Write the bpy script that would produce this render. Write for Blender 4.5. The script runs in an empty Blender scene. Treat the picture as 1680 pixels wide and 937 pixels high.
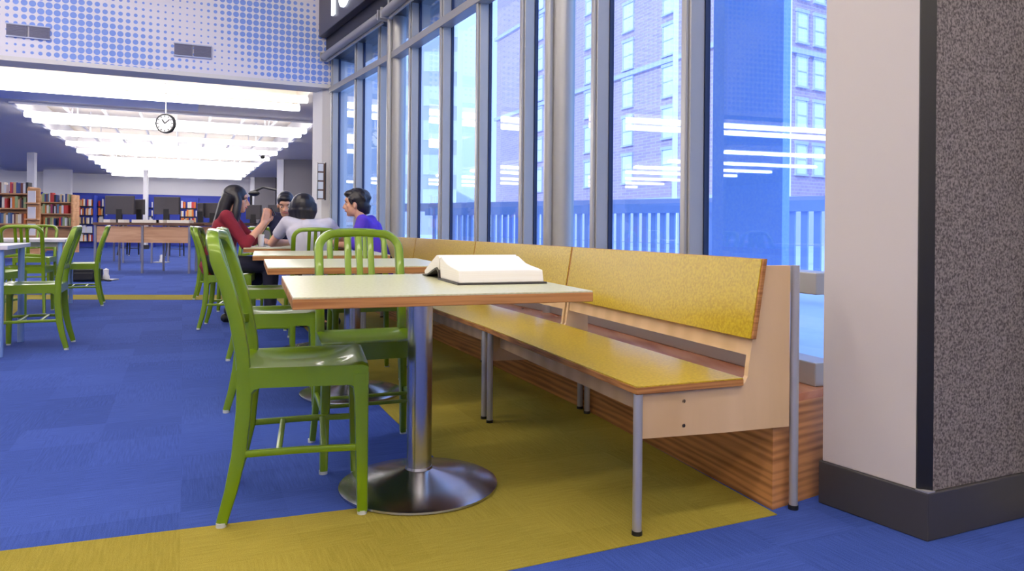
import bpy, bmesh, math, random
from mathutils import Vector, Matrix, noise
R = math.radians
random.seed(7)
SC = bpy.context.scene
COL = SC.collection

# ------------------------------------------------------------------ camera
CH = 0.878; F = 1184.0; Y0 = 374.0; ROLL = R(0.5)
cam = bpy.data.objects.new('camera', bpy.data.cameras.new('camera')); COL.objects.link(cam)
cam.location = (0, 0, CH); cam.rotation_euler = (R(90), -ROLL, 0)
cam.data.sensor_width = 36; cam.data.lens = 36 * F / 1680
cam.data.shift_y = -(468.5 - Y0) / 1680
cam.data.clip_end = 500
SC.camera = cam

def ray(px, py):
    u = (px - 840) / F; v = (py - Y0) / F
    c, s = math.cos(ROLL), math.sin(ROLL)
    return u * c + v * s, -(-u * s + v * c)          # X/Y and (Z-CH)/Y
def P(px, py, z=0.0):                                 # point seen at a pixel, on a level plane
    x, w = ray(px, py); y = (z - CH) / w
    return Vector((x * y, y, z))
def D(px, py, y):                                     # point seen at a pixel, at a known distance
    x, w = ray(px, py)
    return Vector((x * y, y, CH + w * y))

# ------------------------------------------------------------------ mesh building
class MB:
    def __init__(s): s.v = []; s.f = []; s.m = []; s.sm = []
    def add(s, vs, fs, mi=0, smooth=False, M=None):
        b = len(s.v)
        s.v += [tuple((M @ Vector(v)) if M else v) for v in vs]
        for f in fs: s.f.append([i + b for i in f]); s.m.append(mi); s.sm.append(smooth)
        return s
    def box(s, c, d, mi=0, M=None):
        x, y, z = c; a, b, e = d[0] / 2, d[1] / 2, d[2] / 2
        vs = [(x + i * a, y + j * b, z + k * e) for i in (-1, 1) for j in (-1, 1) for k in (-1, 1)]
        return s.add(vs, [(0, 1, 3, 2), (4, 6, 7, 5), (0, 4, 5, 1), (2, 3, 7, 6), (0, 2, 6, 4), (1, 5, 7, 3)], mi, False, M)
    def bb(s, x0, x1, y0, y1, z0, z1, mi=0, M=None):
        return s.box(((x0 + x1) / 2, (y0 + y1) / 2, (z0 + z1) / 2), (x1 - x0, y1 - y0, z1 - z0), mi, M)
    def prism(s, poly, z0, z1, mi=0, M=None):
        n = len(poly)
        a = sum(poly[i][0] * poly[(i + 1) % n][1] - poly[(i + 1) % n][0] * poly[i][1] for i in range(n))
        if a < 0: poly = poly[::-1]
        vs = [(p[0], p[1], z0) for p in poly] + [(p[0], p[1], z1) for p in poly]
        fs = [list(range(n))[::-1], list(range(n, 2 * n))] + [(i, (i + 1) % n, n + (i + 1) % n, n + i) for i in range(n)]
        return s.add(vs, fs, mi, False, M)
    def loft(s, rings, mi=0, caps=True, smooth=True, M=None, closed=False):
        n = len(rings[0]); vs = [p for r in rings for p in r]; fs = []
        m = len(rings)
        for i in range(m if closed else m - 1):
            a = i * n; b = ((i + 1) % m) * n
            for j in range(n):
                k = (j + 1) % n
                fs.append((a + j, a + k, b + k, b + j))
        if caps and not closed: fs += [list(range(n))[::-1], list(range((m - 1) * n, m * n))]
        return s.add(vs, fs, mi, smooth, M)
    def tube(s, p0, p1, r0, r1=None, n=16, mi=0, smooth=True, M=None):
        return s.path([p0, p1], [r0, r0 if r1 is None else r1], n, mi, M)
    def path(s, pts, rad, n=12, mi=0, M=None):
        pts = [Vector(p) for p in pts]; rings = []
        if not isinstance(rad, (list, tuple)): rad = [rad] * len(pts)
        u = None
        for i, p in enumerate(pts):
            t = (pts[min(i + 1, len(pts) - 1)] - pts[max(i - 1, 0)]).normalized()
            if u is None:
                u = t.orthogonal().normalized()
            else:
                u = (u - t * u.dot(t)).normalized()
            w = t.cross(u)
            rings.append([p + (u * math.cos(a) + w * math.sin(a)) * rad[i] for a in [2 * math.pi * k / n for k in range(n)]])
        return s.loft(rings, mi, M=M)
    def bar(s, pts, sizes, side, mi=0, M=None, c=0.25):
        # sweep of a rounded rectangle; side = vector for the 'a' axis, b axis is tangent x side
        pts = [Vector(p) for p in pts]; rings = []
        if not isinstance(sizes[0], (list, tuple)): sizes = [sizes] * len(pts)
        for i, p in enumerate(pts):
            t = (pts[min(i + 1, len(pts) - 1)] - pts[max(i - 1, 0)]).normalized()
            sd = Vector(side[i] if isinstance(side, list) else side)
            u = (sd - t * sd.dot(t)).normalized(); w = t.cross(u)
            a, b = sizes[i][0] / 2, sizes[i][1] / 2; q = min(a, b) * 2 * c; h = q * 0.3
            prof = [(a - q, b), (a - h, b - h), (a, b - q), (a, -b + q), (a - h, -b + h), (a - q, -b),
                    (-a + q, -b), (-a + h, -b + h), (-a, -b + q), (-a, b - q), (-a + h, b - h), (-a + q, b)][::-1]
            rings.append([p + u * x + w * y for x, y in prof])
        return s.loft(rings, mi, M=M)
    def lathe(s, prof, n=48, mi=0, c=(0, 0, 0), M=None):
        rings = []
        for r, z in prof:
            rings.append([(c[0] + r * math.cos(2 * math.pi * k / n), c[1] + r * math.sin(2 * math.pi * k / n), c[2] + z) for k in range(n)])
        return s.loft(rings, mi, M=M)
    def ell(s, c, r, n=16, m=10, mi=0, M=None):
        rings = []
        for i in range(m + 1):
            a = -math.pi / 2 + math.pi * i / m; cr = max(math.cos(a), 0.02)
            rings.append([(c[0] + r[0] * cr * math.cos(2 * math.pi * k / n), c[1] + r[1] * cr * math.sin(2 * math.pi * k / n), c[2] + r[2] * math.sin(a)) for k in range(n)])
        return s.loft(rings, mi, M=M)
    def cap(s, p0, r0, p1, r1, n=12):
        p0, p1 = Vector(p0), Vector(p1); t = (p1 - p0).normalized(); pts = []; rs = []
        for a in (-80, -50, -20): pts.append(p0 + t * r0 * math.sin(R(a))); rs.append(r0 * math.cos(R(a)))
        for a in (20, 50, 80): pts.append(p1 + t * r1 * math.sin(R(a))); rs.append(r1 * math.cos(R(a)))
        return s.path(pts, rs, n)
    def build(s, name, mats, parent=None, bevel=0, M=None, smooth_angle=None):
        me = bpy.data.meshes.new(name); me.from_pydata(s.v, [], s.f)
        if not isinstance(mats, (list, tuple)): mats = [mats]
        for m in mats: me.materials.append(m)
        me.polygons.foreach_set('material_index', s.m); me.polygons.foreach_set('use_smooth', s.sm)
        bm = bmesh.new(); bm.from_mesh(me); bmesh.ops.recalc_face_normals(bm, faces=bm.faces); bm.to_mesh(me); bm.free()
        me.update()
        o = bpy.data.objects.new(name, me); COL.objects.link(o)
        if parent: o.parent = parent
        if M: o.matrix_local = M
        if any(s.sm):
            e = o.modifiers.new('edge', 'EDGE_SPLIT'); e.split_angle = R(38); e.use_edge_sharp = False
        if bevel:
            b = o.modifiers.new('bevel', 'BEVEL'); b.width = bevel; b.segments = 2; b.limit_method = 'ANGLE'; b.angle_limit = R(50)
        return o

def tag(o, label=None, cat=None, group=None, kind=None):
    if label: o['label'] = label
    if cat: o['category'] = cat
    if group: o['group'] = group
    if kind: o['kind'] = kind
    return o
def empty(name, loc=(0, 0, 0), rz=0.0):
    o = bpy.data.objects.new(name, None); COL.objects.link(o)
    o.location = loc; o.rotation_euler = (0, 0, rz); o.empty_display_size = 0.1
    return o
def dup(root, loc, rz=None):
    r = root.copy(); COL.objects.link(r); r.location = loc
    if rz is not None: r.rotation_euler = (0, 0, rz)
    for ch in root.children:
        c = ch.copy(); COL.objects.link(c); c.parent = r
        for g in ch.children:
            d = g.copy(); COL.objects.link(d); d.parent = c
    return r

# ------------------------------------------------------------------ materials
def lin(c):
    return tuple(((x / 255) / 12.92 if x / 255 <= 0.04045 else ((x / 255 + 0.055) / 1.055) ** 2.4) for x in c) + (1,)
class NT:
    def __init__(s, name):
        s.m = bpy.data.materials.new(name); s.m.use_nodes = True; s.t = s.m.node_tree
        s.b = s.t.nodes['Principled BSDF']; s.out = s.t.nodes['Material Output']
    def n(s, typ, **kw):
        o = s.t.nodes.new(typ)
        for k, v in kw.items():
            if k.startswith('i_'): o.inputs[k[2:].replace('_', ' ')].default_value = v
            else: setattr(o, k, v)
        return o
    def l(s, a, b): s.t.links.new(a, b)
    def set(s, **kw):
        for k, v in kw.items(): s.b.inputs[k.replace('_', ' ')].default_value = v
        return s
    def math(s, op, a, b=None, c=None):
        o = s.n('ShaderNodeMath', operation=op)
        for i, x in enumerate((a, b, c)):
            if x is None: continue
            if isinstance(x, (int, float)): o.inputs[i].default_value = x
            else: s.l(x, o.inputs[i])
        return o.outputs[0]
    def mix(s, fac, a, b):
        o = s.n('ShaderNodeMix', data_type='RGBA')
        for i, x in ((0, fac), (6, a), (7, b)):
            if isinstance(x, (int, float, tuple)): o.inputs[i].default_value = x
            else: s.l(x, o.inputs[i])
        return o.outputs[2]
def mat(name, rgb, rough=0.5, metal=0.0, vary=0.06, scale=8.0, **kw):
    t = NT(name); t.set(Roughness=rough, Metallic=metal, **kw)
    c = lin(rgb)
    tc = t.n('ShaderNodeTexCoord'); nz = t.n('ShaderNodeTexNoise', i_Scale=scale, i_Detail=3.0)
    t.l(tc.outputs['Object'], nz.inputs['Vector'])
    col = t.mix(nz.outputs[0], tuple(x * (1 - vary) for x in c[:3]) + (1,), tuple(min(1, x * (1 + vary)) for x in c[:3]) + (1,))
    t.l(col, t.b.inputs['Base Color'])
    return t.m
def emis(name, rgb, strength):
    t = NT(name); t.set(Roughness=0.6); t.b.inputs['Base Color'].default_value = lin((235, 235, 235))
    t.b.inputs['Emission Color'].default_value = lin(rgb); t.b.inputs['Emission Strength'].default_value = strength
    return t.m
def wood(name, c1, c2, scale=(1.2, 14, 14), rough=0.4, rot=(0, 0, 0), dist=3.0, band='Y'):
    t = NT(name); t.set(Roughness=rough)
    tc = t.n('ShaderNodeTexCoord'); mp = t.n('ShaderNodeMapping'); mp.inputs['Scale'].default_value = scale; mp.inputs['Rotation'].default_value = rot
    t.l(tc.outputs['Object'], mp.inputs['Vector'])
    nz = t.n('ShaderNodeTexNoise', i_Scale=1.0, i_Detail=5.0, i_Distortion=dist * 0.2); t.l(mp.outputs[0], nz.inputs['Vector'])
    wv = t.n('ShaderNodeTexWave', i_Scale=0.55, i_Distortion=dist * 2.2, i_Detail=3.0); wv.bands_direction = band; wv.inputs['Detail Scale'].default_value = 0.7
    t.l(mp.outputs[0], wv.inputs['Vector'])
    f = t.math('ADD', t.math('MULTIPLY', nz.outputs[0], 0.78), t.math('MULTIPLY', wv.outputs[0], 0.22))
    rp = t.n('ShaderNodeValToRGB'); rp.color_ramp.elements[0].color = lin(c1); rp.color_ramp.elements[1].color = lin(c2)
    rp.color_ramp.elements[0].position = 0.3; rp.color_ramp.elements[1].position = 0.62
    t.l(f, rp.inputs[0]); t.l(rp.outputs[0], t.b.inputs['Base Color'])
    return t.m
def carpet(name, ca, cb, yaw):
    t = NT(name); t.set(Roughness=0.95); t.b.inputs['Specular IOR Level'].default_value = 0.15
    tc = t.n('ShaderNodeTexCoord'); mp = t.n('ShaderNodeMapping'); mp.inputs['Rotation'].default_value = (0, 0, -yaw)
    t.l(tc.outputs['Object'], mp.inputs['Vector'])
    ch = t.n('ShaderNodeTexChecker', i_Scale=2.0); t.l(mp.outputs[0], ch.inputs['Vector'])
    nzs = []
    for sc in ((9, 150, 9), (150, 9, 9)):
        m2 = t.n('ShaderNodeMapping'); m2.inputs['Scale'].default_value = sc; t.l(mp.outputs[0], m2.inputs['Vector'])
        nz = t.n('ShaderNodeTexNoise', i_Scale=1.0, i_Detail=3.0); t.l(m2.outputs[0], nz.inputs['Vector']); nzs.append(nz)
    st = t.mix(ch.outputs['Fac'], nzs[0].outputs[0], nzs[1].outputs[0])
    fine = t.n('ShaderNodeTexNoise', i_Scale=420.0, i_Detail=2.0); t.l(mp.outputs[0], fine.inputs['Vector'])
    big = t.n('ShaderNodeTexWhiteNoise'); sn = t.n('ShaderNodeVectorMath', operation='FLOOR')
    ms = t.n('ShaderNodeVectorMath', operation='SCALE'); ms.inputs['Scale'].default_value = 3.3
    t.l(mp.outputs[0], ms.inputs[0]); t.l(ms.outputs[0], sn.inputs[0]); t.l(sn.outputs[0], big.inputs['Vector'])
    f = t.math('ADD', t.math('MULTIPLY', st, 0.34), t.math('ADD', t.math('MULTIPLY', fine.outputs[0], 0.60), t.math('MULTIPLY', big.outputs['Value'], 0.11)))
    rp = t.n('ShaderNodeMapRange', i_From_Min=0.36, i_From_Max=0.72); t.l(f, rp.inputs[0])
    t.l(t.mix(rp.outputs[0], lin(ca), lin(cb)), t.b.inputs['Base Color'])
    bp = t.n('ShaderNodeBump', i_Strength=0.35, i_Distance=0.004); t.l(fine.outputs[0], bp.inputs['Height']); t.l(bp.outputs[0], t.b.inputs['Normal'])
    return t.m
def speckle(name, ca, cb, scale=220, rough=0.9):
    t = NT(name); t.set(Roughness=rough)
    tc = t.n('ShaderNodeTexCoord'); nz = t.n('ShaderNodeTexNoise', i_Scale=float(scale), i_Detail=3.0); t.l(tc.outputs['Object'], nz.inputs['Vector'])
    rp = t.n('ShaderNodeMapRange', i_From_Min=0.36, i_From_Max=0.64); t.l(nz.outputs[0], rp.inputs[0])
    t.l(t.mix(rp.outputs[0], lin(ca), lin(cb)), t.b.inputs['Base Color'])
    return t.m

ROOMYAW = R(24.5)
M = {}
M['green'] = mat('green_paint', (106, 136, 6), 0.32, 0.15, 0.10, 5.0)
M['green'].node_tree.nodes['Principled BSDF'].inputs['Coat Weight'].default_value = 0.25
M['glide'] = mat('clear_plastic', (200, 205, 205), 0.3)
M['black'] = mat('black_rubber', (18, 18, 20), 0.5)
M['blackgloss'] = mat('black_plastic', (30, 29, 32), 0.35)
M['screen'] = mat('monitor_shell', (72, 68, 72), 0.45)
M['steel'] = mat('brushed_steel', (192, 192, 196), 0.22, 1.0, 0.05, 30)
M['pole'] = mat('satin_aluminium', (178, 177, 180), 0.38, 0.45, 0.04)
M['ply'] = wood('plywood_edge', (136, 84, 36), (184, 128, 72), (3, 3, 160), 0.55)
M['laminate'] = speckle('pale_green_laminate', (204, 202, 158), (218, 216, 178), 90, 0.3)
M['yellow_lam'] = speckle('yellow_laminate', (172, 144, 14), (196, 170, 34), 110, 0.3)
M['maple'] = wood('maple_panel', (202, 168, 124), (220, 188, 148), (5, 5, 0.9), 0.42, dist=1.2)
M['oak'] = wood('oak_veneer', (136, 86, 44), (202, 142, 88), (1.8, 1.8, 22), 0.4, dist=5.0, band='Z')
M['oaktop'] = wood('oak_sill', (170, 98, 66), (205, 140, 104), (9, 1.2, 9), 0.25)
M['alu'] = mat('grey_window_frame', (176, 175, 174), 0.38, 0.3, 0.03)
M['gasket'] = mat('dark_gasket', (34, 48, 84), 0.5)
M['cream_panel'] = mat('cream_panel', (205, 196, 190), 0.6, 0, 0.015, 3)
M['fabric_panel'] = speckle('grey_speckled_fabric', (72, 66, 66), (138, 130, 128), 130)
M['base'] = mat('charcoal_baseboard', (58, 56, 58), 0.45)
M['blackstrip'] = mat('black_corner_strip', (10, 9, 12), 0.4)
M['carpet'] = carpet('blue_carpet', (36, 58, 124), (66, 90, 172), ROOMYAW)
M['ycarpet'] = carpet('yellow_carpet', (126, 114, 36), (158, 144, 62), ROOMYAW)
M['white'] = mat('white_paint', (232, 230, 232), 0.7, 0, 0.01)
M['ceil'] = mat('ceiling_paint', (240, 230, 214), 0.8, 0, 0.015)
M['bluegrey'] = mat('blue_grey_panel', (196, 206, 236), 0.7, 0, 0.02)
M['wallblue'] = mat('deep_blue_wall', (42, 62, 168), 0.6)
M['greywall'] = speckle('grey_wall_panel', (120, 116, 120), (146, 142, 146), 80)
M['vent'] = mat('vent_grey', (112, 114, 146), 0.5)
M['signblack'] = mat('sign_black', (38, 36, 44), 0.4)
M['signface'] = mat('sign_face', (70, 68, 84), 0.35)
M['letter'] = emis('lit_letter', (240, 246, 255), 2.2)
M['paper'] = mat('page_paper', (238, 234, 226), 0.7, 0, 0.01)
M['cover'] = mat('book_cover', (48, 44, 46), 0.5)
M['deskwood'] = wood('desk_panel', (186, 140, 104), (208, 164, 128), (2, 2, 20), 0.5)
M['shelfwood'] = wood('shelf_maple', (190, 138, 92), (214, 164, 118), (2, 2, 20), 0.5)
M['darktop'] = mat('brown_desktop', (104, 74, 58), 0.4)
M['skin'] = mat('skin', (222, 168, 140), 0.5, 0, 0.04, 20)
M['hair'] = mat('black_hair', (26, 24, 34), 0.38, 0, 0.3, 60)
M['maroon'] = mat('maroon_knit', (128, 24, 44), 0.85, 0, 0.1, 40)
M['greytee'] = mat('pale_grey_cotton', (205, 202, 216), 0.85, 0, 0.05, 20)
M['navy'] = mat('navy_cotton', (22, 26, 62), 0.85)
M['purple'] = mat('purple_cotton', (82, 52, 196), 0.8, 0, 0.08, 20)
M['denim'] = mat('dark_denim', (26, 28, 50), 0.85)
M['brick'] = None

def brickmat():
    t = NT('brick_facade'); t.set(Roughness=0.85)
    tc = t.n('ShaderNodeTexCoord'); mp = t.n('ShaderNodeMapping')
    t.l(tc.outputs['Object'], mp.inputs['Vector'])
    br = t.n('ShaderNodeTexBrick', i_Scale=1.0); br.inputs['Brick Width'].default_value = 0.5; br.inputs['Row Height'].default_value = 0.2
    br.inputs['Mortar Size'].default_value = 0.02
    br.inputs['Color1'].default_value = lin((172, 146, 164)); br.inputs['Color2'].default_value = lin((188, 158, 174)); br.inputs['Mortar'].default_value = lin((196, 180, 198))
    cx = t.n('ShaderNodeSeparateXYZ'); t.l(mp.outputs[0], cx.inputs[0])
    cb = t.n('ShaderNodeCombineXYZ'); t.l(t.math('ADD', cx.outputs[0], cx.outputs[1]), cb.inputs[0]); t.l(cx.outputs[2], cb.inputs[1])
    t.l(cb.outputs[0], br.inputs['Vector']); t.l(br.outputs['Color'], t.b.inputs['Base Color'])
    return t.m
M['brick'] = brickmat()
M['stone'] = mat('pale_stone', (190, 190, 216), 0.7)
M['streak_white'] = mat('glass_streak_white', (240, 242, 250), 0.6, 0, 0.01)  # white of the added posts that imitate bright streaks in the glass
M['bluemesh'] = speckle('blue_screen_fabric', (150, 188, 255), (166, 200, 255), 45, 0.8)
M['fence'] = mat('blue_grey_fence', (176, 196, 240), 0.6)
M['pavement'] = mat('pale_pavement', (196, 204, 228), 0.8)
M['extwin'] = mat('painted_sky_pane', (225, 228, 240), 0.2, 0, 0.1, 1.5)  # sky reflected in the panes is put into this pale colour

def glassmat():
    t = NT('tinted_glass'); t.t.nodes.remove(t.b)
    lw = t.n('ShaderNodeLayerWeight', i_Blend=0.5)
    p = t.math('POWER', lw.outputs['Facing'], 3.2)
    f = t.math('ADD', t.math('MULTIPLY', p, 0.75), 0.045)
    tr = t.n('ShaderNodeBsdfTransparent'); tr.inputs[0].default_value = (0.70, 0.83, 1.0, 1)
    gl = t.n('ShaderNodeBsdfGlossy'); gl.inputs['Roughness'].default_value = 0.015; gl.inputs['Color'].default_value = (0.92, 0.95, 1, 1)
    mx = t.n('ShaderNodeMixShader'); t.l(f, mx.inputs[0]); t.l(tr.outputs[0], mx.inputs[1]); t.l(gl.outputs[0], mx.inputs[2])
    t.l(mx.outputs[0], t.out.inputs[0])
    return t.m
M['glass'] = glassmat()

def dotmat():
    # halftone dots printed on the bulkhead: local x = along the wall, z = height
    t = NT('dotted_wallcovering'); t.set(Roughness=0.7)
    tc = t.n('ShaderNodeTexCoord'); sx = t.n('ShaderNodeSeparateXYZ'); t.l(tc.outputs['Object'], sx.inputs[0])
    s = 0.078
    u = t.math('DIVIDE', sx.outputs[0], s); v = t.math('DIVIDE', sx.outputs[2], s)
    fu = t.math('SUBTRACT', t.math('FRACT', u), 0.5); fv = t.math('SUBTRACT', t.math('FRACT', v), 0.5)
    d = t.math('SQRT', t.math('ADD', t.math('MULTIPLY', fu, fu), t.math('MULTIPLY', fv, fv)))
    iu = t.math('FLOOR', u); iv = t.math('FLOOR', v)
    ph = t.math('ADD', t.math('MULTIPLY', iu, 0.217), t.math('MULTIPLY', iv, -0.20))
    cb = t.n('ShaderNodeCombineXYZ'); t.l(t.math('MULTIPLY', iu, 0.07), cb.inputs[0]); t.l(t.math('MULTIPLY', iv, 0.07), cb.inputs[1])
    nz = t.n('ShaderNodeTexNoise', i_Scale=1.0, i_Detail=0.0); t.l(cb.outputs[0], nz.inputs['Vector'])
    w = t.math('SINE', t.math('ADD', t.math('ADD', ph, t.math('MULTIPLY', nz.outputs[0], 2.0)), 0.73))
    rad = t.math('ADD', 0.33, t.math('MULTIPLY', w, 0.19))
    rad = t.math('MINIMUM', rad, 0.44)
    m = t.n('ShaderNodeMapRange', i_From_Min=-0.03, i_From_Max=0.03); t.l(t.math('SUBTRACT', rad, d), m.inputs[0])
    t.l(t.mix(m.outputs[0], lin((240, 237, 250)), lin((132, 164, 242))), t.b.inputs['Base Color'])
    return t.m
M['dots'] = dotmat()
M['tube'] = emis('fluorescent_diffuser', (255, 250, 248), 14.0)
M['tube_near'] = emis('hall_light_diffuser', (255, 244, 230), 27.0)

# ------------------------------------------------------------------ room frame
O = Vector((-2.31, 9.36)); E1 = Vector((-0.91, -0.415)).normalized(); E2 = Vector((-E1.y, E1.x)) * -1
if E2.y < 0: E2 = -E2
def AB(a, b, z=0.0):
    p = O + E1 * a + E2 * b
    return Vector((p.x, p.y, z))
# local frame whose x runs along E1 and y along E2 (handedness: E1 x E2)
RM = Matrix(((E1.x, E2.x, 0, O.x), (E1.y, E2.y, 0, O.y), (0, 0, 1, 0), (0, 0, 0, 1)))
def roombox(mb, a0, a1, b0, b1, z0, z1, mi=0):
    return mb.prism([AB(a0, b0).xy, AB(a1, b0).xy, AB(a1, b1).xy, AB(a0, b1).xy], z0, z1, mi)

ZC = 2.95; HALLZ = 4.9
# floor
FC_ = Vector((1.085, 2.52))
fl = MB(); fl.prism([(4, -6.2), (4, 2.7), (1.62, 2.3), (1.12, 2.46), (0.36, 4.56), (-1.13, 7.45), (-2.28, 9.4), AB(-0.85, 0.36).xy, AB(-4.3, 24.8).xy, AB(18.2, 24.8).xy, AB(18.2, 0.2).xy, AB(16.1, 0.2).xy, AB(16.1, -8).xy, (-15, -6.2)], -0.1, 0.0)
floor = tag(fl.build('floor', M['carpet']), kind='structure')
def strip(poly, z=0.002):
    m = MB(); m.prism([p.xy for p in poly], 0.0, z); o = m.build('carpet_inlay', M['ycarpet'], floor); o['label'] = 'yellow-green carpet inlay'; return o
far_r = P(436, 484); far_r2 = P(436, 492.5)
corner = P(778, 812)
strip([P(-60, 912.5), corner, P(639, 682), P(455, 492.5), P(420, 484), P(520, 470), P(729, 545), P(1275, 845), P(820, 939.5), P(560, 990), P(-200, 1120)])
strip([P(-300, 484), P(30, 483.8), P(436, 484), P(446, 492.5), P(46, 491.5), P(-20, 560), P(-300, 800)], 0.0016)

# windows wall footprint
FC = Vector((1.085, 2.52)); JCB = Vector((0.315, 4.547)); JBA = Vector((-1.178, 7.42)); FA = Vector((-2.31, 9.36))
# ceiling of the back library: strips with openings for the light coffers
holes = [(-0.6, 4.45, 5.2, 13.3), (-0.6, 4.45, 14.2, 24.0), (8.0, 13.4, 5.2, 13.3), (8.0, 13.4, 14.2, 24.0), (0.0, 13.4, 1.4, 3.5)]
as_ = sorted(set([-0.6, 18] + [h[0] for h in holes] + [h[1] for h in holes])); bs_ = sorted(set([0.36, 26] + [h[2] for h in holes] + [h[3] for h in holes]))
cm = MB()
for i in range(len(as_) - 1):
    for j in range(len(bs_) - 1):
        ca = (as_[i] + as_[i + 1]) / 2; cbm = (bs_[j] + bs_[j + 1]) / 2
        if any(h[0] < ca < h[1] and h[2] < cbm < h[3] for h in holes): continue
        roombox(cm, as_[i], as_[i + 1], bs_[j], bs_[j + 1], ZC, ZC + 0.5)
roombox(cm, -0.6, 18, 0.36, 26, ZC + 0.45, ZC + 0.6)
cm.prism([AB(-0.6, 0.36).xy, AB(-0.6, 26).xy, AB(-4.3, 26).xy, AB(-0.62, 0.36).xy], ZC, ZC + 0.6)
ceil_o = tag(cm.build('ceiling', M['ceil']), kind='structure')
pn = MB(); roombox(pn, 1.55, 14, 3.6, 4.75, ZC - 0.02, ZC + 0.01)
pn.build('blue_panel', M['bluegrey'], ceil_o)
gr = MB()
for h in holes[:4]:
    for k in range(1, 8):
        a = h[0] + (h[1] - h[0]) * k / 8
        roombox(gr, a - 0.02, a + 0.02, h[2], h[3], ZC + 0.1, ZC + 0.14)
    for b in (h[2], h[3]):
        roombox(gr, h[0], h[1], b - 0.04, b + 0.04, ZC - 0.03, ZC + 0.4)
    for a in (h[0], h[1]):
        roombox(gr, a - 0.04, a + 0.04, h[2], h[3], ZC - 0.03, ZC + 0.4)
gr.build('coffer_grid', M['white'], ceil_o)

# main hall ceiling and walls
wm = MB(); wm.prism([(-16, -6), (4, -6), (4, 2.3), (FC.x, FC.y), JCB, JBA, (FA.x, FA.y), AB(0, 0.15).xy, AB(16, 0.15).xy], HALLZ, HALLZ + 0.2)
hc = wm.build('ceiling', M['ceil']); tag(hc, kind='structure')
wb = MB(); wb.prism([(-0.25, 0), (0, 0), (0, 0.2), (-0.25, 0.2)], 0, 0.01)
# dotted bulkhead: own local frame so the pattern follows the wall
dm = MB(); dm.bb(-0.0, 16.0, 0.0, 0.35, 2.71, HALLZ)
dw = dm.build('wall_back', M['dots']); dw.matrix_world = RM; tag(dw, kind='structure')
sf = MB(); roombox(sf, 0, 16, -0.012, 0.37, 2.66, 2.71)
tag(sf.build('trim_1', M['white']), kind='structure')
wf = MB(); roombox(wf, -4.3, 18, 24.6, 24.8, 0, ZC)
wfar = tag(wf.build('wall_far', M['white']), kind='structure')
bl = MB(); roombox(bl, -4.3, 18, 24.5, 24.6, 0.0, 2.15); bl.build('blue_band', M['wallblue'], wfar)
wl = MB(); roombox(wl, 18, 18.2, 0, 25, 0, ZC); roombox(wl, 15.9, 16.1, -16, 0.3, 0, HALLZ)
tag(wl.build('wall_left', M['white']), kind='structure')
wr = MB(); wr.prism([AB(-0.62, 0.36).xy, AB(-4.1, 25).xy, AB(-4.3, 25).xy, AB(-0.85, 0.36).xy], 0, ZC + 0.5)
tag(wr.build('wall_side', M['greywall']), kind='structure')
wbk = MB(); wbk.bb(-26, 6, -6.2, -6, 0, HALLZ); tag(wbk.build('wall_behind', M['white']), kind='structure')
wrr = MB(); wrr.prism([(1.60, 2.30), (4.2, 2.9), (4.2, -6), (4.0, -6), (4.0, 2.6), (1.62, 2.1)], 0, HALLZ)
tag(wrr.build('wall_right', M['white']), kind='structure')
# pier that closes the opening next to the windows
pr = MB(); pr.prism([P(526, 482).xy, AB(0.02, 0.0).xy, AB(-0.25, 0.05).xy, AB(-0.6, 0.5).xy, AB(0.2, 0.5).xy], 0, 2.71)
pier = pr.build('wall_pier', M['white'])
a0 = AB(0.17, 0)
pier.data.clear_geometry() if False else None
tag(pier, kind='structure')
wpn = MB(); wpn.prism([AB(0.0, 0.0).xy, AB(0.0, 0.4).xy, AB(-0.8, 0.4).xy, AB(-0.8, 0.3).xy, AB(-0.12, 0.0).xy], 0, HALLZ)
tag(wpn.build('wall_end', M['white']), kind='structure')

# ------------------------------------------------------------------ window facets
def facet(n, p0, p1, mulls, depth_f, transom_z=None, zsill=0.35, midrail=None, label=None):
    """p0 = end nearer the camera, local +x runs away along the wall, local +y is outdoors-left? (interior is +y)"""
    d = (p1 - p0); L = d.length; ang = math.atan2(d.y, d.x)
    t = empty('window_%d' % n, (p0.x, p0.y, 0), ang); t['kind'] = 'structure'
    top = HALLZ
    xs = [m if isinstance(m, (int, float)) else m for m in mulls]
    ws = 0.06
    for x in xs:
        m = MB(); m.bb(x - ws / 2, x + ws / 2, -0.02, 0.055, zsill, top); m.bb(x - ws / 2 + 0.012, x + ws / 2 - 0.012, 0.055, 0.072, zsill, top)
        m.build('mullion', M['alu'], t, bevel=0.004)
        g = MB(); g.bb(x - ws / 2 - 0.006, x + ws / 2 + 0.008, -0.045, -0.02, zsill, top); g.build('gasket', M['gasket'], t)
    rails = [(zsill, zsill + 0.08)]
    if midrail: rails.append(midrail)
    if transom_z: rails.append((transom_z, transom_z + 0.07))
    for a, b in rails:
        m = MB(); m.bb(0, L, -0.02, 0.085, a, b); m.build('rail', M['alu'], t, bevel=0.004)
    e = [0.0] + sorted(xs) + [L]
    for i in range(len(e) - 1):
        if e[i + 1] - e[i] < 0.08: continue
        g = MB(); g.bb(e[i], e[i + 1], -0.04, -0.032, zsill, top); g.build('pane', M['glass'], t)
    return t
dC = (JCB - FC).normalized()
pC0 = FC - dC * 0.06
def along(p0, d, px):          # distance along a wall line where a pixel column meets it (eye level)
    k = (px - 840) / F
    return (k * p0.y - p0.x) / (d.x - k * d.y)
xsC = [along(pC0, dC, 1141), along(pC0, dC, 988)]
facet(1, pC0, JCB, xsC, 0.12, midrail=(0.66, 0.735))
dB = (JBA - JCB).normalized()
facet(2, JCB, JBA, [along(JCB, dB, p) for p in (867, 793, 732, 680)], 0.12, transom_z=2.60)
dA = (FA - JBA).normalized()
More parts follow.
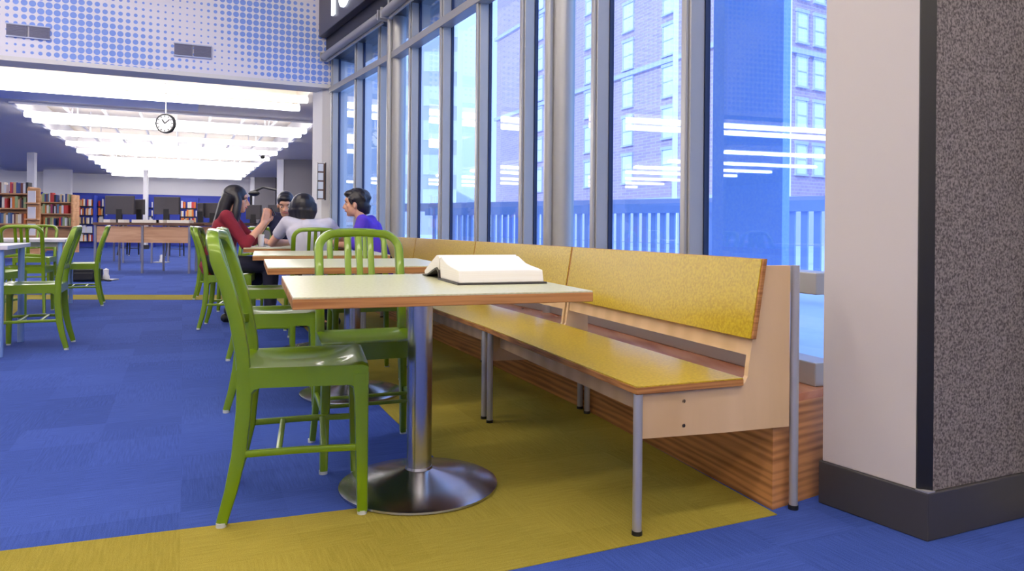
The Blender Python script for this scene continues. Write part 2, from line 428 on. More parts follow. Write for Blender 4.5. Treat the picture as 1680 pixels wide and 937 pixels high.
facet(3, JBA, FA, [along(JBA, dA, p) for p in (628.5, 589.5)] + [(FA - JBA).length - 0.06], 0.12, transom_z=2.60)
for i, (j, px) in enumerate(((JCB, 0), (JBA, 0))):
    m = MB(); m.tube((j.x, j.y, 0.35), (j.x, j.y, HALLZ), 0.075, n=10)
    m.tube((j.x - 0.09, j.y - 0.02, 0.35), (j.x - 0.09, j.y - 0.02, HALLZ), 0.03, n=10)
    tag(m.build('trim_%d' % (i + 2), M['alu']), kind='structure')
# blinds in their rolls along the top of facets A and B
for (p0, p1, lab) in ((JBA, FA, 'grey rolled-up window blind over the farthest windows, next to the dotted wall'),
                      (JCB, JBA, 'grey rolled-up window blind over the middle windows, its end at the paired mullions')):
    d = (p1 - p0); ang = math.atan2(d.y, d.x); L = d.length
    t = empty('roller_blind', (p0.x, p0.y, 3.02), ang)
    tag(t, lab, 'blind', 'rolled-up window blinds')
    m = MB(); m.tube((0.10, 0.17, 0.02), (L - 0.08, 0.17, 0.02), 0.045, n=16); m.build('roll', M['alu'], t)
    for x in (0.07, L - 0.05):
        m = MB(); m.box((x, 0.15, 0.02), (0.02, 0.13, 0.11)); m.build('bracket', M['pole'], t, bevel=0.004)
    m = MB(); m.box((L / 2, 0.135, -0.035), (L - 0.2, 0.02, 0.03)); m.build('bottom_bar', M['alu'], t, bevel=0.004)

# sign: dark box hung in front of the top of the windows
s0 = D(533.5, 98.6, 9.0); s1 = D(676.8, 0, 6.6)
sd = Vector((s1.x - s0.x, s1.y - s0.y)); sz = 3.03
s0 = P(533.5, 98.6, sz); s1 = P(676.8, 0, sz)
sd = Vector((s1.x - s0.x, s1.y - s0.y)); ang = math.atan2(sd.y, sd.x); L = sd.length + 2.2
st = empty('hanging_sign', (s0.x, s0.y, sz), ang)
tag(st, 'black box sign with white lettering hung high above the far windows', 'sign')
m = MB(); m.bb(0, L, 0.0, 0.5, 0, 1.7); m.build('sign_box', M['signblack'], st, bevel=0.01)
m = MB(); m.bb(0.05, L - 0.1, -0.10, 0.0, 0.27, 1.7); m.build('sign_board', M['signface'], st, bevel=0.008)
cu = bpy.data.curves.new('lettering', 'FONT'); cu.body = 'Teen'; cu.size = 0.72; cu.extrude = 0.012; cu.offset = 0.012
to = bpy.data.objects.new('lettering', cu); COL.objects.link(to)
dg = bpy.context.evaluated_depsgraph_get(); me = bpy.data.meshes.new_from_object(to.evaluated_get(dg)); bpy.data.objects.remove(to)
me.materials.clear(); me.materials.append(M['letter'])
lt = bpy.data.objects.new('lettering', me); COL.objects.link(lt); lt.parent = st
lt.matrix_local = Matrix.Translation((0.50, -0.112, 0.40)) @ Matrix.Rotation(R(90), 4, 'X')

# vents on the dotted wall
def on_wall(px, py):
    x, w = ray(px, py); # ray hits plane b=0
    # O + E1*a + E2*b ; find Y with (x*Y,Y)-O dot E2 = 0
    n = E2; Y = (O.x * n.x + O.y * n.y) / (x * n.x + n.y)
    p = Vector((x * Y, Y)); return (p - O).dot(E1), CH + w * Y
for (l, t_, r_, b_, lab) in ((10, 39, 83, 64, 'left'), (285, 71, 347, 93, 'right')):
    a1, z1 = on_wall(l, t_ + 0.5); a0_, z0_ = on_wall(r_, b_)
    a1b, z0l = on_wall(l, t_ + 19)
    zc = (z1 + z0_) / 2
    hgt = z1 - z0l
    t = empty('air_vent', (0, 0, 0)); t.matrix_world = RM @ Matrix.Translation(((a0_ + a1) / 2, -0.02, z1 - hgt / 2))
    tag(t, 'twin grey air vent grille on the dotted wall, ' + ('the one nearer the left edge' if lab == 'left' else 'the one nearer the black sign'), 'vent')
    Wd = a1 - a0_
    for sgn in (-1, 1):
        m = MB(); cxx = sgn * Wd * 0.255; w2 = Wd * 0.46
        m.bb(cxx - w2 / 2, cxx + w2 / 2, -0.01, 0.018, -hgt / 2, hgt / 2)
        for k in range(7):
            z = -hgt / 2 + hgt * (k + 0.5) / 7; m.box((cxx, -0.014, z), (w2 * 0.92, 0.012, 0.008))
        m.build('grille', M['vent'], t)
    m = MB()
    for (x0, x1, za, zb) in ((-Wd / 2, Wd / 2, hgt / 2, hgt / 2 + 0.012), (-Wd / 2, Wd / 2, -hgt / 2 - 0.012, -hgt / 2)): m.bb(x0, x1, -0.012, 0.018, za, zb)
    m.build('grille_frame', M['bluegrey'], t)

# ------------------------------------------------------------------ ceiling lights
ORD = ['first', 'second', 'third', 'fourth', 'fifth', 'sixth', 'seventh', 'eighth', 'ninth', 'tenth', 'eleventh']
def light(a0, a1, b, z, lab, group, m_=None, w=0.16):
    p = AB((a0 + a1) / 2, b, z)
    t = empty('ceiling_light', (p.x, p.y, z), math.atan2(E1.y, E1.x)); tag(t, lab, 'ceiling light', group)
    L = a1 - a0
    m = MB(); m.bb(-L / 2, L / 2, -w / 2, w / 2, -0.045, 0.035); m.build('diffuser', m_ or M['tube'], t, bevel=0.01)
    m = MB(); m.bb(-L / 2, L / 2, -w * 0.2, w * 0.2, 0.035, 0.06)
    for k in (-0.35, 0, 0.35): m.bb(L * k - 0.01, L * k + 0.01, -0.01, 0.01, 0.07, 0.50 if z < 3.2 else HALLZ - z)
    m.build('housing', M['white'], t)
    return t
for k, b in enumerate((5.75, 6.5, 8.6, 10.75, 12.7)):
    light(-0.5, 4.35, b, ZC - 0.13, 'long glowing strip light under the far ceiling, %s row of the bay behind the clock' % ORD[k], 'strip lights in the bay behind the clock')
for k, b in enumerate((14.9, 16.6, 18.4, 20.4, 22.4)):
    light(-0.4, 4.3, b, ZC - 0.13, 'glowing strip light in the deepest ceiling bay, %s row from the front' % ORD[k], 'strip lights in the deepest bay')
for k, b in enumerate((5.9, 8.6, 10.75, 12.7, 15.5, 18, 20.5)):
    light(8.2, 13.2, b, ZC - 0.13, 'glowing strip light in the ceiling bay over the bookcases, %s row from the front' % ORD[k], 'strip lights over the bookcases')
for k, b in enumerate((1.95, 2.8)):
    light(0.05, 13.2, b, ZC - 0.13, 'very long strip light just behind the dotted wall, %s row' % ('front' if k == 0 else 'back'), 'strip lights behind the dotted wall', w=0.12)
HL = [(-3.2, 2.0, 9.5), (-6.2, 1.0, 9.0), (-9.2, -1.0, 8.0), (-12.0, -1.0, 8.0)]
for k, (b, a0_, a1_) in enumerate(HL):
    light(a0_, a1_, b, 4.3, 'long strip light hung over the seating area, %s row out from the dotted wall' % ORD[k], 'strip lights over the seating area', M['tube_near'], 0.16)

# clock
ck = D(272, 203, 11.5)
t = empty('hanging_clock', ck, 0); tag(t, 'round white-faced clock with black rim hung from the ceiling on a rod', 'clock')
fm = Matrix.Rotation(R(90), 4, 'X')
m = MB(); m.lathe([(0.001, -0.030), (0.136, -0.030), (0.136, 0.030), (0.001, 0.030)], 32, M=fm); m.build('clock_face', M['white'], t)
m = MB(); m.lathe([(0.134, -0.038), (0.152, -0.038), (0.156, 0), (0.152, 0.038), (0.134, 0.038), (0.134, -0.038)], 32, M=fm); m.build('rim', M['black'], t)
for (L, a, w) in ((0.10, 50, 0.012), (0.075, -35, 0.016)):
    m = MB(); m.box((0, -0.036, L / 2), (w, 0.006, L), M=Matrix.Rotation(R(a), 4, 'Y')); m.build('hand', M['black'], t)
m = MB()
for k in range(12): m.box((0, -0.033, 0.115), (0.012, 0.006, 0.024), M=Matrix.Rotation(R(30 * k), 4, 'Y'))
m.build('hour_marks', M['black'], t)
m = MB(); m.tube((0, 0, 0.16), (0, 0, ZC + 0.1 - ck.z), 0.012, n=8); m.build('rod', M['pole'], t)
cp = D(430, 262, 20)
t = empty('security_camera', (cp.x, cp.y, ZC - 0.14)); tag(t, 'small white ceiling camera with a dark lens at the edge of the light bay', 'camera')
m = MB(); m.lathe([(0.001, 0.14), (0.09, 0.14), (0.10, 0.05), (0.07, 0), (0.001, -0.03)], 20); m.build('housing', M['white'], t)
m = MB(); m.ell((0.03, -0.05, -0.04), (0.06, 0.06, 0.05)); m.build('lens', M['black'], t)

# framed noticeboard on the pier
# ------------------------------------------------------------------ chair
def make_chair(mt, name='dining_chair'):
    t = empty(name)
    H = 0.46
    # back frame: one hoop from seat up and round
    def hoop():
        pts = []; sizes = []; side = []
        prof = [(-0.168, 0.40), (-0.175, 0.50), (-0.193, 0.60), (-0.220, 0.70), (-0.248, 0.78)]
        hw = 0.166
        for x, z in prof: pts.append((x, -hw, z)); sizes.append((0.040, 0.034))
        for k in range(1, 8):
            a = k / 8 * math.pi / 2
            pts.append((-0.248 - 0.02 * math.sin(a), -hw + 0.07 * (1 - math.cos(a)), 0.78 + 0.068 * math.sin(a))); sizes.append((0.038 - 0.004 * k / 8, 0.034 - 0.002 * k / 8))
        top = [(-0.268 - 0.010 * math.cos(y / 0.1 * math.pi / 2), y, 0.848 + 0.004 * math.cos(y / 0.1 * math.pi / 2)) for y in (-0.1, -0.06, -0.02)]
        for p in top: pts.append(p); sizes.append((0.034, 0.031))
        full = pts + [(p[0], -p[1], p[2]) for p in pts[::-1]]
        sz = sizes + sizes[::-1]
        m = MB(); m.bar(full, sz, (1, 0, -0.2)); return m
    hoop().build('back_frame', mt, t)
    for y in (-0.048, 0.0, 0.048):
        xt = -0.274
        m = MB(); m.bar([(-0.192, y, 0.565), (-0.226, y, 0.68), (-0.254, y, 0.78), (xt, y, 0.842)], (0.014, 0.026), (1, 0, -0.2)); m.build('slat', mt, t)
    m = MB(); m.bar([(-0.186 - 0.022 * math.cos(k * math.pi / 2 / 0.166), k, 0.565 + 0.012 * math.cos(k * math.pi / 2 / 0.166)) for k in [-0.166 + 0.166 * 2 * i / 10 for i in range(11)]], (0.014, 0.030), (1, 0, 0)); m.build('back_rail', mt, t)
    # legs
    for s in (-1, 1):
        m = MB(); m.bar([(-0.168, s * 0.166, 0.43), (-0.170, s * 0.169, 0.33), (-0.182, s * 0.175, 0.20), (-0.202, s * 0.181, 0.10), (-0.226, s * 0.186, 0.012)],
                        [(0.046, 0.032), (0.043, 0.030), (0.042, 0.026), (0.037, 0.025), (0.032, 0.024)], (1, 0, 0)); m.build('leg', mt, t)
        m = MB(); m.bar([(0.166, s * 0.180, 0.43), (0.170, s * 0.182, 0.35), (0.173, s * 0.186, 0.15), (0.175, s * 0.188, 0.012)],
                        [(0.052, 0.036), (0.042, 0.033), (0.036, 0.030), (0.032, 0.027)], (1, 0, 0)); m.build('leg', mt, t)
        for x in (-0.227, 0.175):
            m = MB(); m.tube((x, s * 0.189, 0.0), (x, s * 0.189, 0.014), 0.015, n=12); m.build('foot_glide', M['glide'], t)
        # curved gussets between apron and leg, side rails
        m = MB(); m.bar([(-0.188, s * 0.178, 0.205), (0.0, s * 0.183, 0.208), (0.172, s * 0.186, 0.205)], (0.016, 0.020), (0, 1, 0)); m.build('side_stretcher', mt, t)
    for x in (-0.07, 0.06):
        m = MB(); m.bar([(x, -0.184, 0.208), (x, 0.184, 0.208)], (0.018, 0.012), (1, 0, 0)); m.build('cross_stretcher', mt, t)
    # seat: dished pan with apron
    NX, NY = 22, 22; pts = []; x0, x1 = -0.192, 0.190
    def hw(x): return 0.180 + 0.018 * (x - x0) / (x1 - x0)
    def top(x, u):
        # u in -1..1
        e = max(0.0, 1 - abs(u) ** 4); fx = (x - x0) / (x1 - x0)
        g = max(0.0, 1 - (abs((fx - 0.47) / 0.46)) ** 3)
        d = 0.030 * g * e
        d *= 1 - 0.45 * math.exp(-(u / 0.28) ** 2) * max(0, (fx - 0.5) / 0.5)
        edge = 0.006 * (max(0, abs(u) - 0.9) / 0.1) ** 2 + 0.006 * (max(0, abs(fx - .5) - 0.45) / 0.05) ** 2
        return H + 0.004 - d - edge
    vs = []; fs = []
    for i in range(NX + 1):
        x = x0 + (x1 - x0) * i / NX
        for j in range(NY + 1):
            u = -1 + 2 * j / NY
            vs.append((x, u * hw(x), top(x, u)))
    n1 = NY + 1
    for i in range(NX):
        for j in range(NY): fs.append((i * n1 + j, (i + 1) * n1 + j, (i + 1) * n1 + j + 1, i * n1 + j + 1))
    border = [i * n1 for i in range(NX + 1)] + [NX * n1 + j for j in range(1, NY + 1)] + [i * n1 + NY for i in range(NX - 1, -1, -1)] + [j for j in range(NY - 1, 0, -1)]
    b0 = len(vs)
    def apz(x, u):
        # arch of the apron between legs
        fx = (x - x0) / (x1 - x0); e = min(abs(fx - 0.09), abs(fx - 0.93)); k = min(e / 0.08, 1)
        return H - 0.062 - 0.022 * (1 - k) ** 2
    for bi in border:
        x, y, z = vs[bi]; vs.append((x, y, apz(x, 0)))
    nb = len(border)
    for k in range(nb): fs.append((border[k], border[(k + 1) % nb], b0 + (k + 1) % nb, b0 + k))
    b1 = len(vs)
    for bi in border:
        x, y, z = vs[bi]; vs.append((x * 0.93, y * 0.93, apz(x, 0)))
    for k in range(nb): fs.append((b0 + k, b0 + (k + 1) % nb, b1 + (k + 1) % nb, b1 + k))
    b2 = len(vs)
    for bi in border:
        x, y, z = vs[bi]; vs.append((x * 0.93, y * 0.93, H - 0.045))
    for k in range(nb): fs.append((b1 + k, b1 + (k + 1) % nb, b2 + (k + 1) % nb, b2 + k))
    fs.append(list(range(b2, b2 + nb)))
    m = MB(); m.add(vs, fs, 0, True); m.build('seat', mt, t)
    return t
chair0 = make_chair(M['green'])
used = [False]
def chair(x, y, rz, label, group='green metal chairs', proto=None):
    if not used[0] and proto is None:
        c = chair0; c.location = (x, y, 0); c.rotation_euler = (0, 0, rz); used[0] = True
    else: c = dup(proto or chair0, (x, y, 0), rz)
    tag(c, label, 'chair', group); return c
def chair_from_rear_foot(fx, fy, rz, side, *a, **k):
    # side=-1: the given point is the rear foot at local y=-0.188
    lx, ly = -0.227, side * 0.187; c, s = math.cos(rz), math.sin(rz)
    return chair(fx - (lx * c - ly * s), fy - (lx * s + ly * c), rz, *a, **k)
p = P(363, 865); chair_from_rear_foot(p.x, p.y, R(15.5), -1, 'green metal slat-back chair nearest the camera, left of the front table', 'chairs along the left of the tables')
p = P(371, 677); chair_from_rear_foot(p.x, p.y, R(17), -1, 'green metal chair at the left end of the second table, directly behind the nearest chair', 'chairs along the left of the tables')
p = P(374, 592); chair_from_rear_foot(p.x, p.y, R(18), -1, 'green metal chair at the left end of the third table, third in the row', 'chairs along the left of the tables')
p = P(325.5, 541); cW = chair_from_rear_foot(p.x, p.y, R(14), -1, 'green metal chair the person in the maroon sweater is sitting on', 'chairs along the left of the tables')
p = P(318, 491.5); chair_from_rear_foot(p.x, p.y, R(18), -1, 'empty green metal chair just behind the chair of the person in maroon', 'chairs along the left of the tables')
# chairs between the tables, facing the camera (forward = -E2-ish)
yb = math.atan2(-0.93, 0.36)
p = P(661, 711); chair_from_rear_foot(p.x, p.y, yb, 1, 'green metal chair between the first and second tables, back hoop behind the open book', 'chairs between the tables')
p = P(570, 600); chair(-0.87 , 4.24, yb, 'green metal chair between the second and third tables, mostly hidden', 'chairs between the tables')
c7 = D(512, 380, 5.72); chair(c7.x - 0.07, c7.y + 0.24, R(112), 'green metal chair the person in the pale grey T-shirt is sitting on', 'chairs between the tables')
c9 = D(415, 380, 7.7); chair(c9.x, c9.y - 0.22, R(-100), 'empty green metal chair at the far side of the table with the white cup', 'chairs round the group table')
c10 = D(472, 380, 7.75); chair(c10.x, c10.y - 0.1, R(-85), 'green metal chair under the person in the navy top', 'chairs round the group table')
# left group of chairs
p = P(109, 574); chair_from_rear_foot(p.x, p.y, R(205), 1, 'green metal chair in side view at the right of the near left-hand table', 'chairs at the left-hand tables')
p = P(72.5, 516.5); chair_from_rear_foot(p.x, p.y, R(113), -1, 'green metal chair seen from behind between the two left-hand tables', 'chairs at the left-hand tables')
p = P(167.6, 502); chair_from_rear_foot(p.x, p.y, R(207), 1, 'green metal chair in side view right of the farther left-hand table, black bag under it', 'chairs at the left-hand tables')
p = D(76, 370, 9.3); chair(p.x, p.y - 0.2, R(-72), 'green metal chair facing the camera beyond the farther left-hand table', 'chairs at the left-hand tables')
p = D(-44, 370, 6.1); chair(p.x, p.y + 0.22, R(100), 'green metal chair cut by the left edge of the photo, only its back post showing', 'chairs at the left-hand tables')

# ------------------------------------------------------------------ pedestal tables
TZ = 0.69
def make_table():
    t = empty('cafe_table')
    m = MB(); m.box((0, 0, TZ - 0.0025), (0.87, 0.87, 0.005)); m.build('laminate_top', M['laminate'], t, bevel=0.001)
    m = MB(); m.box((0, 0, TZ - 0.019), (0.872, 0.872, 0.028)); m.build('plywood_core', M['ply'], t, bevel=0.002)
    m = MB(); m.lathe([(0.0425, 0.04), (0.0425, TZ - 0.04)], 40); m.build('column', M['steel'], t)
    m = MB(); m.lathe([(0.001, 0.0), (0.262, 0.0), (0.267, 0.006), (0.266, 0.012), (0.25, 0.018), (0.16, 0.036), (0.07, 0.054), (0.046, 0.062), (0.0435, 0.07), (0.001, 0.07)], 72); m.build('base', M['steel'], t)
    m = MB(); m.box((0, 0, TZ - 0.038), (0.30, 0.30, 0.012)); m.build('mounting_plate', M['black'], t)
    return t
tb0 = make_table()
tc = P(687, 797); TB = []
tlab = ['square pale-topped pedestal table nearest the camera, open book on it', 'pale-topped pedestal table, second in the row from the camera',
        'pale-topped pedestal table, third in the row from the camera', 'pale-topped table the group of people sits around, white cup on it']
tposs = [(tc.x, tc.y, R(19.5)), (P(577, 645).x, P(577, 645).y, R(20)), (-1.37, 5.12, R(19)), (-1.95, 6.5, R(20))]
for i, (x, y, a) in enumerate(tposs):
    o = tb0 if i == 0 else dup(tb0, (x, y, 0), a)
    o.location = (x, y, 0); o.rotation_euler = (0, 0, a); tag(o, tlab[i], 'table', 'pedestal tables along the bench'); TB.append(o)

# white tables at the left
def white_table(cx, cy, rz, w, d, z, lab):
    t = empty('work_table', (cx, cy, 0), rz); tag(t, lab, 'table', 'white tables on the left')
    m = MB(); m.box((0, 0, z - 0.015), (w, d, 0.03)); m.build('tabletop', M['whitetop'], t, bevel=0.004)
    m = MB(); m.box((0, 0, z - 0.055), (w - 0.16, d - 0.16, 0.05)); m.build('underframe', M['pole'], t)
    for sx in (-1, 1):
        for sy in (-1, 1):
            m = MB(); x, y = sx * (w / 2 - 0.05), sy * (d / 2 - 0.05); m.tube((x, y, 0), (x, y, z - 0.03), 0.021, n=14); m.build('leg', M['tleg'], t)
M['whitetop'] = mat('white_tabletop', (222, 216, 226), 0.4)
M['tleg'] = mat('pale_blue_leg', (150, 176, 226), 0.35, 0.3)
M['dkleg'] = mat('grey_leg', (150, 150, 165), 0.35, 0.5)
q0 = P(3, 586); q1 = P(34, 562)
# leg points define the right side of the near left table
dv = (q1.xy - q0.xy); an = math.atan2(dv.y, dv.x) - R(90)
ax = Vector((math.cos(R(24.5)), math.sin(R(24.5)))); ay = Vector((-ax.y, ax.x))
def tbl_from_legs(pn, w, d, z, lab):
    # pn = near right leg
    c = pn.xy - ax * (w / 2 - 0.05) + ay * (d / 2 - 0.05)
    white_table(c.x, c.y, R(24.5), w, d, z, lab)
tbl_from_legs(P(-1, 586), 0.9, 0.78, 0.735, 'white-topped table with pale blue legs cut by the left edge of the photo')
q2 = P(116, 497.5); c2_ = q2
tbl_from_legs(Vector((q2.x, q2.y - 0.0, 0)) - Vector((ay.x, ay.y, 0)) * 0.8, 1.6, 0.9, 0.725, 'white-topped table with pale blue legs behind the near left-hand table')

# bag and floor outlets
bp = P(133, 463)
t = empty('bag', (bp.x, bp.y + 0.15, 0), R(8)); tag(t, 'black bag lying on the carpet under a green chair', 'bag')
m = MB(); m.box((0, 0, 0.10), (0.38, 0.22, 0.19)); m.box((0, -0.118, 0.085), (0.28, 0.03, 0.12)); bg = m.build('bag_body', M['black'], t, bevel=0.022)
m = MB(); m.path([(0.17, -0.02, 0.08), (0.24, -0.03, 0.03), (0.31, -0.02, 0.012), (0.34, 0.02, 0.012)], 0.012, 8); m.build('strap', M['black'], t)
for (px, py, lab) in ((174, 460, 'small raised white floor outlet left of the aisle, near the black bag'), (265, 431, 'small raised floor outlet in the aisle in front of the computer desk')):
    q = P(px, py); t = empty('floor_outlet', (q.x, q.y, 0)); tag(t, lab, 'floor outlet', 'floor outlets')
    m = MB(); m.box((0, 0, 0.01), (0.30, 0.2, 0.02)); m.build('plate', M['pole'], t, bevel=0.004)
    m = MB(); m.lathe([(0.001, 0.02), (0.05, 0.02), (0.05, 0.06), (0.035, 0.10), (0.04, 0.17), (0.001, 0.19)], 16); m.build('socket_head', M['white'], t)

# ------------------------------------------------------------------ open book
def make_book():
    pn = P(752, 468, TZ); pr_ = P(898, 469, TZ); pb = P(697, 452.5, TZ)
    ex = (pr_ - pn).normalized(); Lb = (pr_ - pn).length + 0.015
    t = empty('open_book', pn, R(20)); tag(t, 'thick open dictionary lying face up on the nearest table', 'book')
    W = 0.50
    # page block, near half: cross-section in (y,z), slightly slanted ends
    def block(prof, x0, x1, mi=0):
        mb = MB(); n = len(prof)
        r0 = [(x0(y), y, z) for y, z in prof]; r1 = [(x1(y), y, z) for y, z in prof]
        mb.add(r0 + r1, [list(range(n)), list(range(n, 2 * n))[::-1]] + [(i, (i + 1) % n, n + (i + 1) % n, n + i) for i in range(n)]); return mb
    sk = 0.0
    near = [(0.0, 0.006), (0.012, 0.046), (0.05, 0.050), (0.11, 0.055), (0.17, 0.062), (0.22, 0.076), (0.25, 0.084), (0.262, 0.078), (0.255, 0.03), (0.25, 0.006)]
    b = block(near, lambda y: 0.004 + sk * y, lambda y: Lb - 0.004 + sk * y * 0.9); b.build('page_block', M['pages'], t, bevel=0.003)
    far = [(0.255, 0.078), (0.270, 0.088), (0.30, 0.086), (0.36, 0.066), (0.44, 0.038), (0.49, 0.018), (0.475, 0.004), (0.42, 0.012), (0.34, 0.032), (0.285, 0.044), (0.262, 0.034)]
    b = block(far, lambda y: 0.0 + sk * y, lambda y: Lb - 0.005 - 0.25 * max(0, y - 0.27)); b.build('page_block', M['pages'], t, bevel=0.003)
    cv = [(-0.008, 0.0), (-0.008, 0.006), (0.25, 0.006), (0.25, 0.0)]
    b = block(cv, lambda y: -0.004 + sk * y, lambda y: Lb + 0.004 + sk * y); b.build('cover', M['cover'], t)
    cv = [(0.25, 0.0), (0.256, 0.030), (0.285, 0.042), (0.34, 0.030), (0.42, 0.010), (0.50, 0.0), (0.51, 0.012), (0.505, 0.006), (0.42, 0.003), (0.34, 0.022), (0.285, 0.035), (0.262, 0.026), (0.256, 0.0)]
    b = block([(0.25, 0.0), (0.252, 0.03), (0.285, 0.043), (0.34, 0.031), (0.42, 0.011), (0.50, 0.004), (0.50, 0.0), (0.42, 0.006), (0.34, 0.025), (0.285, 0.037), (0.258, 0.026), (0.256, 0.0)],
              lambda y: -0.004 + sk * y, lambda y: Lb - 0.06 + sk * y); b.build('cover', M['cover'], t)
    return t
def pagemat():
    t = NT('page_edges'); t.set(Roughness=0.7)
    tc = t.n('ShaderNodeTexCoord'); mp = t.n('ShaderNodeMapping'); mp.inputs['Scale'].default_value = (2, 2, 500); t.l(tc.outputs['Object'], mp.inputs[0])
    nz = t.n('ShaderNodeTexNoise', i_Scale=1.0); t.l(mp.outputs[0], nz.inputs['Vector'])
    t.l(t.mix(nz.outputs[0], lin((232, 224, 210)), lin((252, 252, 250))), t.b.inputs['Base Color']); return t.m
M['pages'] = pagemat()
make_book()

# ------------------------------------------------------------------ bench
def R2(a): return Matrix.Rotation(a, 4, 'Z')
def make_bench(L, end=False):
    t = empty('bench')
    x_in = 0.567 if end else 0.50
    s0_ = 0.025; s1_ = L - 0.025
    m = MB(); m.bb(-0.012, 0.362, 0.0, L - 0.006, 0.405, 0.428 - 0.003); m.build('seat_board', M['ply'], t, bevel=0.002)
    m = MB(); m.bb(-0.011, 0.361, 0.001, L - 0.007, 0.425, 0.429); m.build('seat', M['yellow_lam'], t, bevel=0.001)
    def panel(y, rear):
        poly = [(0.012, 0.275), (0.012, 0.405), (0.362, 0.405), (0.376, 0.412), (0.386, 0.43), (0.389, 0.46), (0.437, 0.768), (rear, 0.768), (rear, 0.262), (0.3, 0.266)]
        mb = MB(); mb.add([(p[0], y - 0.009, p[1]) for p in poly] + [(p[0], y + 0.009, p[1]) for p in poly],
                          [list(range(len(poly))), list(range(len(poly), 2 * len(poly)))[::-1]] + [(i, (i + 1) % len(poly), len(poly) + (i + 1) % len(poly), len(poly) + i) for i in range(len(poly))])
        return mb
    pa = panel(0.020, x_in - 0.02 if end else 0.50); e = pa.build('end_panel', M['maple'], t)
    if end:
        for z in (0.30, 0.372):
            m = MB(); m.lathe([(0.001, -0.0035), (0.005, -0.0035), (0.006, 0), (0.001, 0)], 12, M=Matrix.Translation((0.155, 0.011, z)) @ Matrix.Rotation(R(-90), 4, 'X') @ Matrix.Rotation(R(180), 4, 'X')); m.build('bolt', M['black'], e)
    panel(L - 0.016, 0.50).build('end_panel', M['maple'], t)
    # back rest
    def slab(x0b, x0t, th, z0, z1, y0, y1):
        vs = [(x, y, z) for y in (y0, y1) for (x, z) in ((x0b, z0), (x0b + th, z0), (x0t + th, z1), (x0t, z1))]
        mb = MB(); mb.add(vs, [(0, 1, 2, 3), (7, 6, 5, 4), (0, 4, 5, 1), (1, 5, 6, 2), (2, 6, 7, 3), (3, 7, 4, 0)]); return mb
    slab(0.384, 0.424, 0.014, 0.546, 0.790, -0.012, L - 0.012).build('backrest_board', M['ply'], t, bevel=0.002)
    slab(0.381, 0.421, 0.004, 0.547, 0.789, -0.004, L - 0.020).build('backrest', M['yellow_lam'], t, bevel=0.001)
    slab(0.396, 0.436, 0.018, 0.492, 0.76, 0.03, L - 0.036).build('back_rail', M['maple'], t)
    m = MB(); m.bb(0.05, 0.068, 0.03, L - 0.036, 0.335, 0.405); m.build('seat_rail', M['maple'], t)
    yn = 0.012 if end else 0.042
    for (x, y) in ((0.0, yn), (0.0, L - 0.045), (x_in, yn), (0.49, L - 0.045)):
        ztop = 0.405 if x < 0.1 else (0.768 if (end and y < 0.1) else 0.30)
        m = MB(); m.tube((x, y, 0.012), (x, y, ztop), 0.0135, n=20); lg = m.build('leg', M['pole'], t)
        m = MB(); m.lathe([(0.001, 0), (0.0155, 0), (0.0155, 0.014), (0.001, 0.014)], 16, c=(x, y, 0)); m.build('foot_pad', M['black'], lg)
    return t
bL = 1.32
b_end = make_bench(bL, True); b_mid = make_bench(1.30)
o1 = P(1048.5, 881); a1 = R(21.3)
b_end.location = (o1.x, o1.y, 0); b_end.rotation_euler = (0, 0, a1)
tag(b_end, 'yellow and maple bench nearest the camera, its pale wood end panel showing', 'bench', 'benches along the windows')
def nxt(o, a, L, a2):
    # backrest line is continuous: the point at t=0.387
    p = Vector((o[0], o[1])) + Vector((math.cos(a), math.sin(a))) * 0.387 + Vector((-math.sin(a), math.cos(a))) * L
    q = p - Vector((math.cos(a2), math.sin(a2))) * 0.387; return (q.x, q.y)
pos = (o1.x, o1.y); a = a1; labs = ['second yellow bench from the camera along the windows', 'third yellow bench from the camera along the windows', 'farthest yellow bench, the person in purple sitting on it']
Lc = bL; BP = [(pos, a)]
for i, a2 in enumerate((R(23.5), R(24.5), R(25.5))):
    pos = nxt(pos, a, Lc, a2); a = a2; Lc = 1.30
    o = b_mid if i == 0 else dup(b_mid, (0, 0, 0))
    o.location = (pos[0], pos[1], 0); o.rotation_euler = (0, 0, a2); tag(o, labs[i], 'bench', 'benches along the windows'); BP.append((pos, a2))

# oak platform under the windows
pf = [P(1267, 837).xy]
f0 = pf[0]
for (pp, aa) in BP[1:]:
    v = Vector(pp) + Vector((math.cos(aa), math.sin(aa))) * 0.515; pf.append(v)
v = pf[-1] + (pf[-1] - pf[-2]).normalized() * 2.6; pf.append(v)
endp = P(1344, 823.5).xy; endd = (endp - f0).normalized()
back = [FC - dC * 0.1 + Vector((0.05, 0)), JCB, JBA, FA + Vector((0.1, 0.1))]
end2 = f0 + endd * 0.42
poly = [f0] + pf[1:] + [AB(0.1, -0.05).xy] + [Vector(FA), Vector(JBA) + Vector((0.03, 0.02)), Vector(JCB) + Vector((0.05, 0.03)), f0 + endd * 0.30 + dC * 0.06, ]
m = MB(); m.prism(poly, 0.0, 0.325); plat = m.build('window_platform', M['oak']); tag(plat, 'oak-veneered low platform running under the windows behind the benches', 'platform')
m = MB(); m.prism([Vector(p) for p in poly], 0.325, 0.35); m.build('platform_top', M['oaktop'], plat)

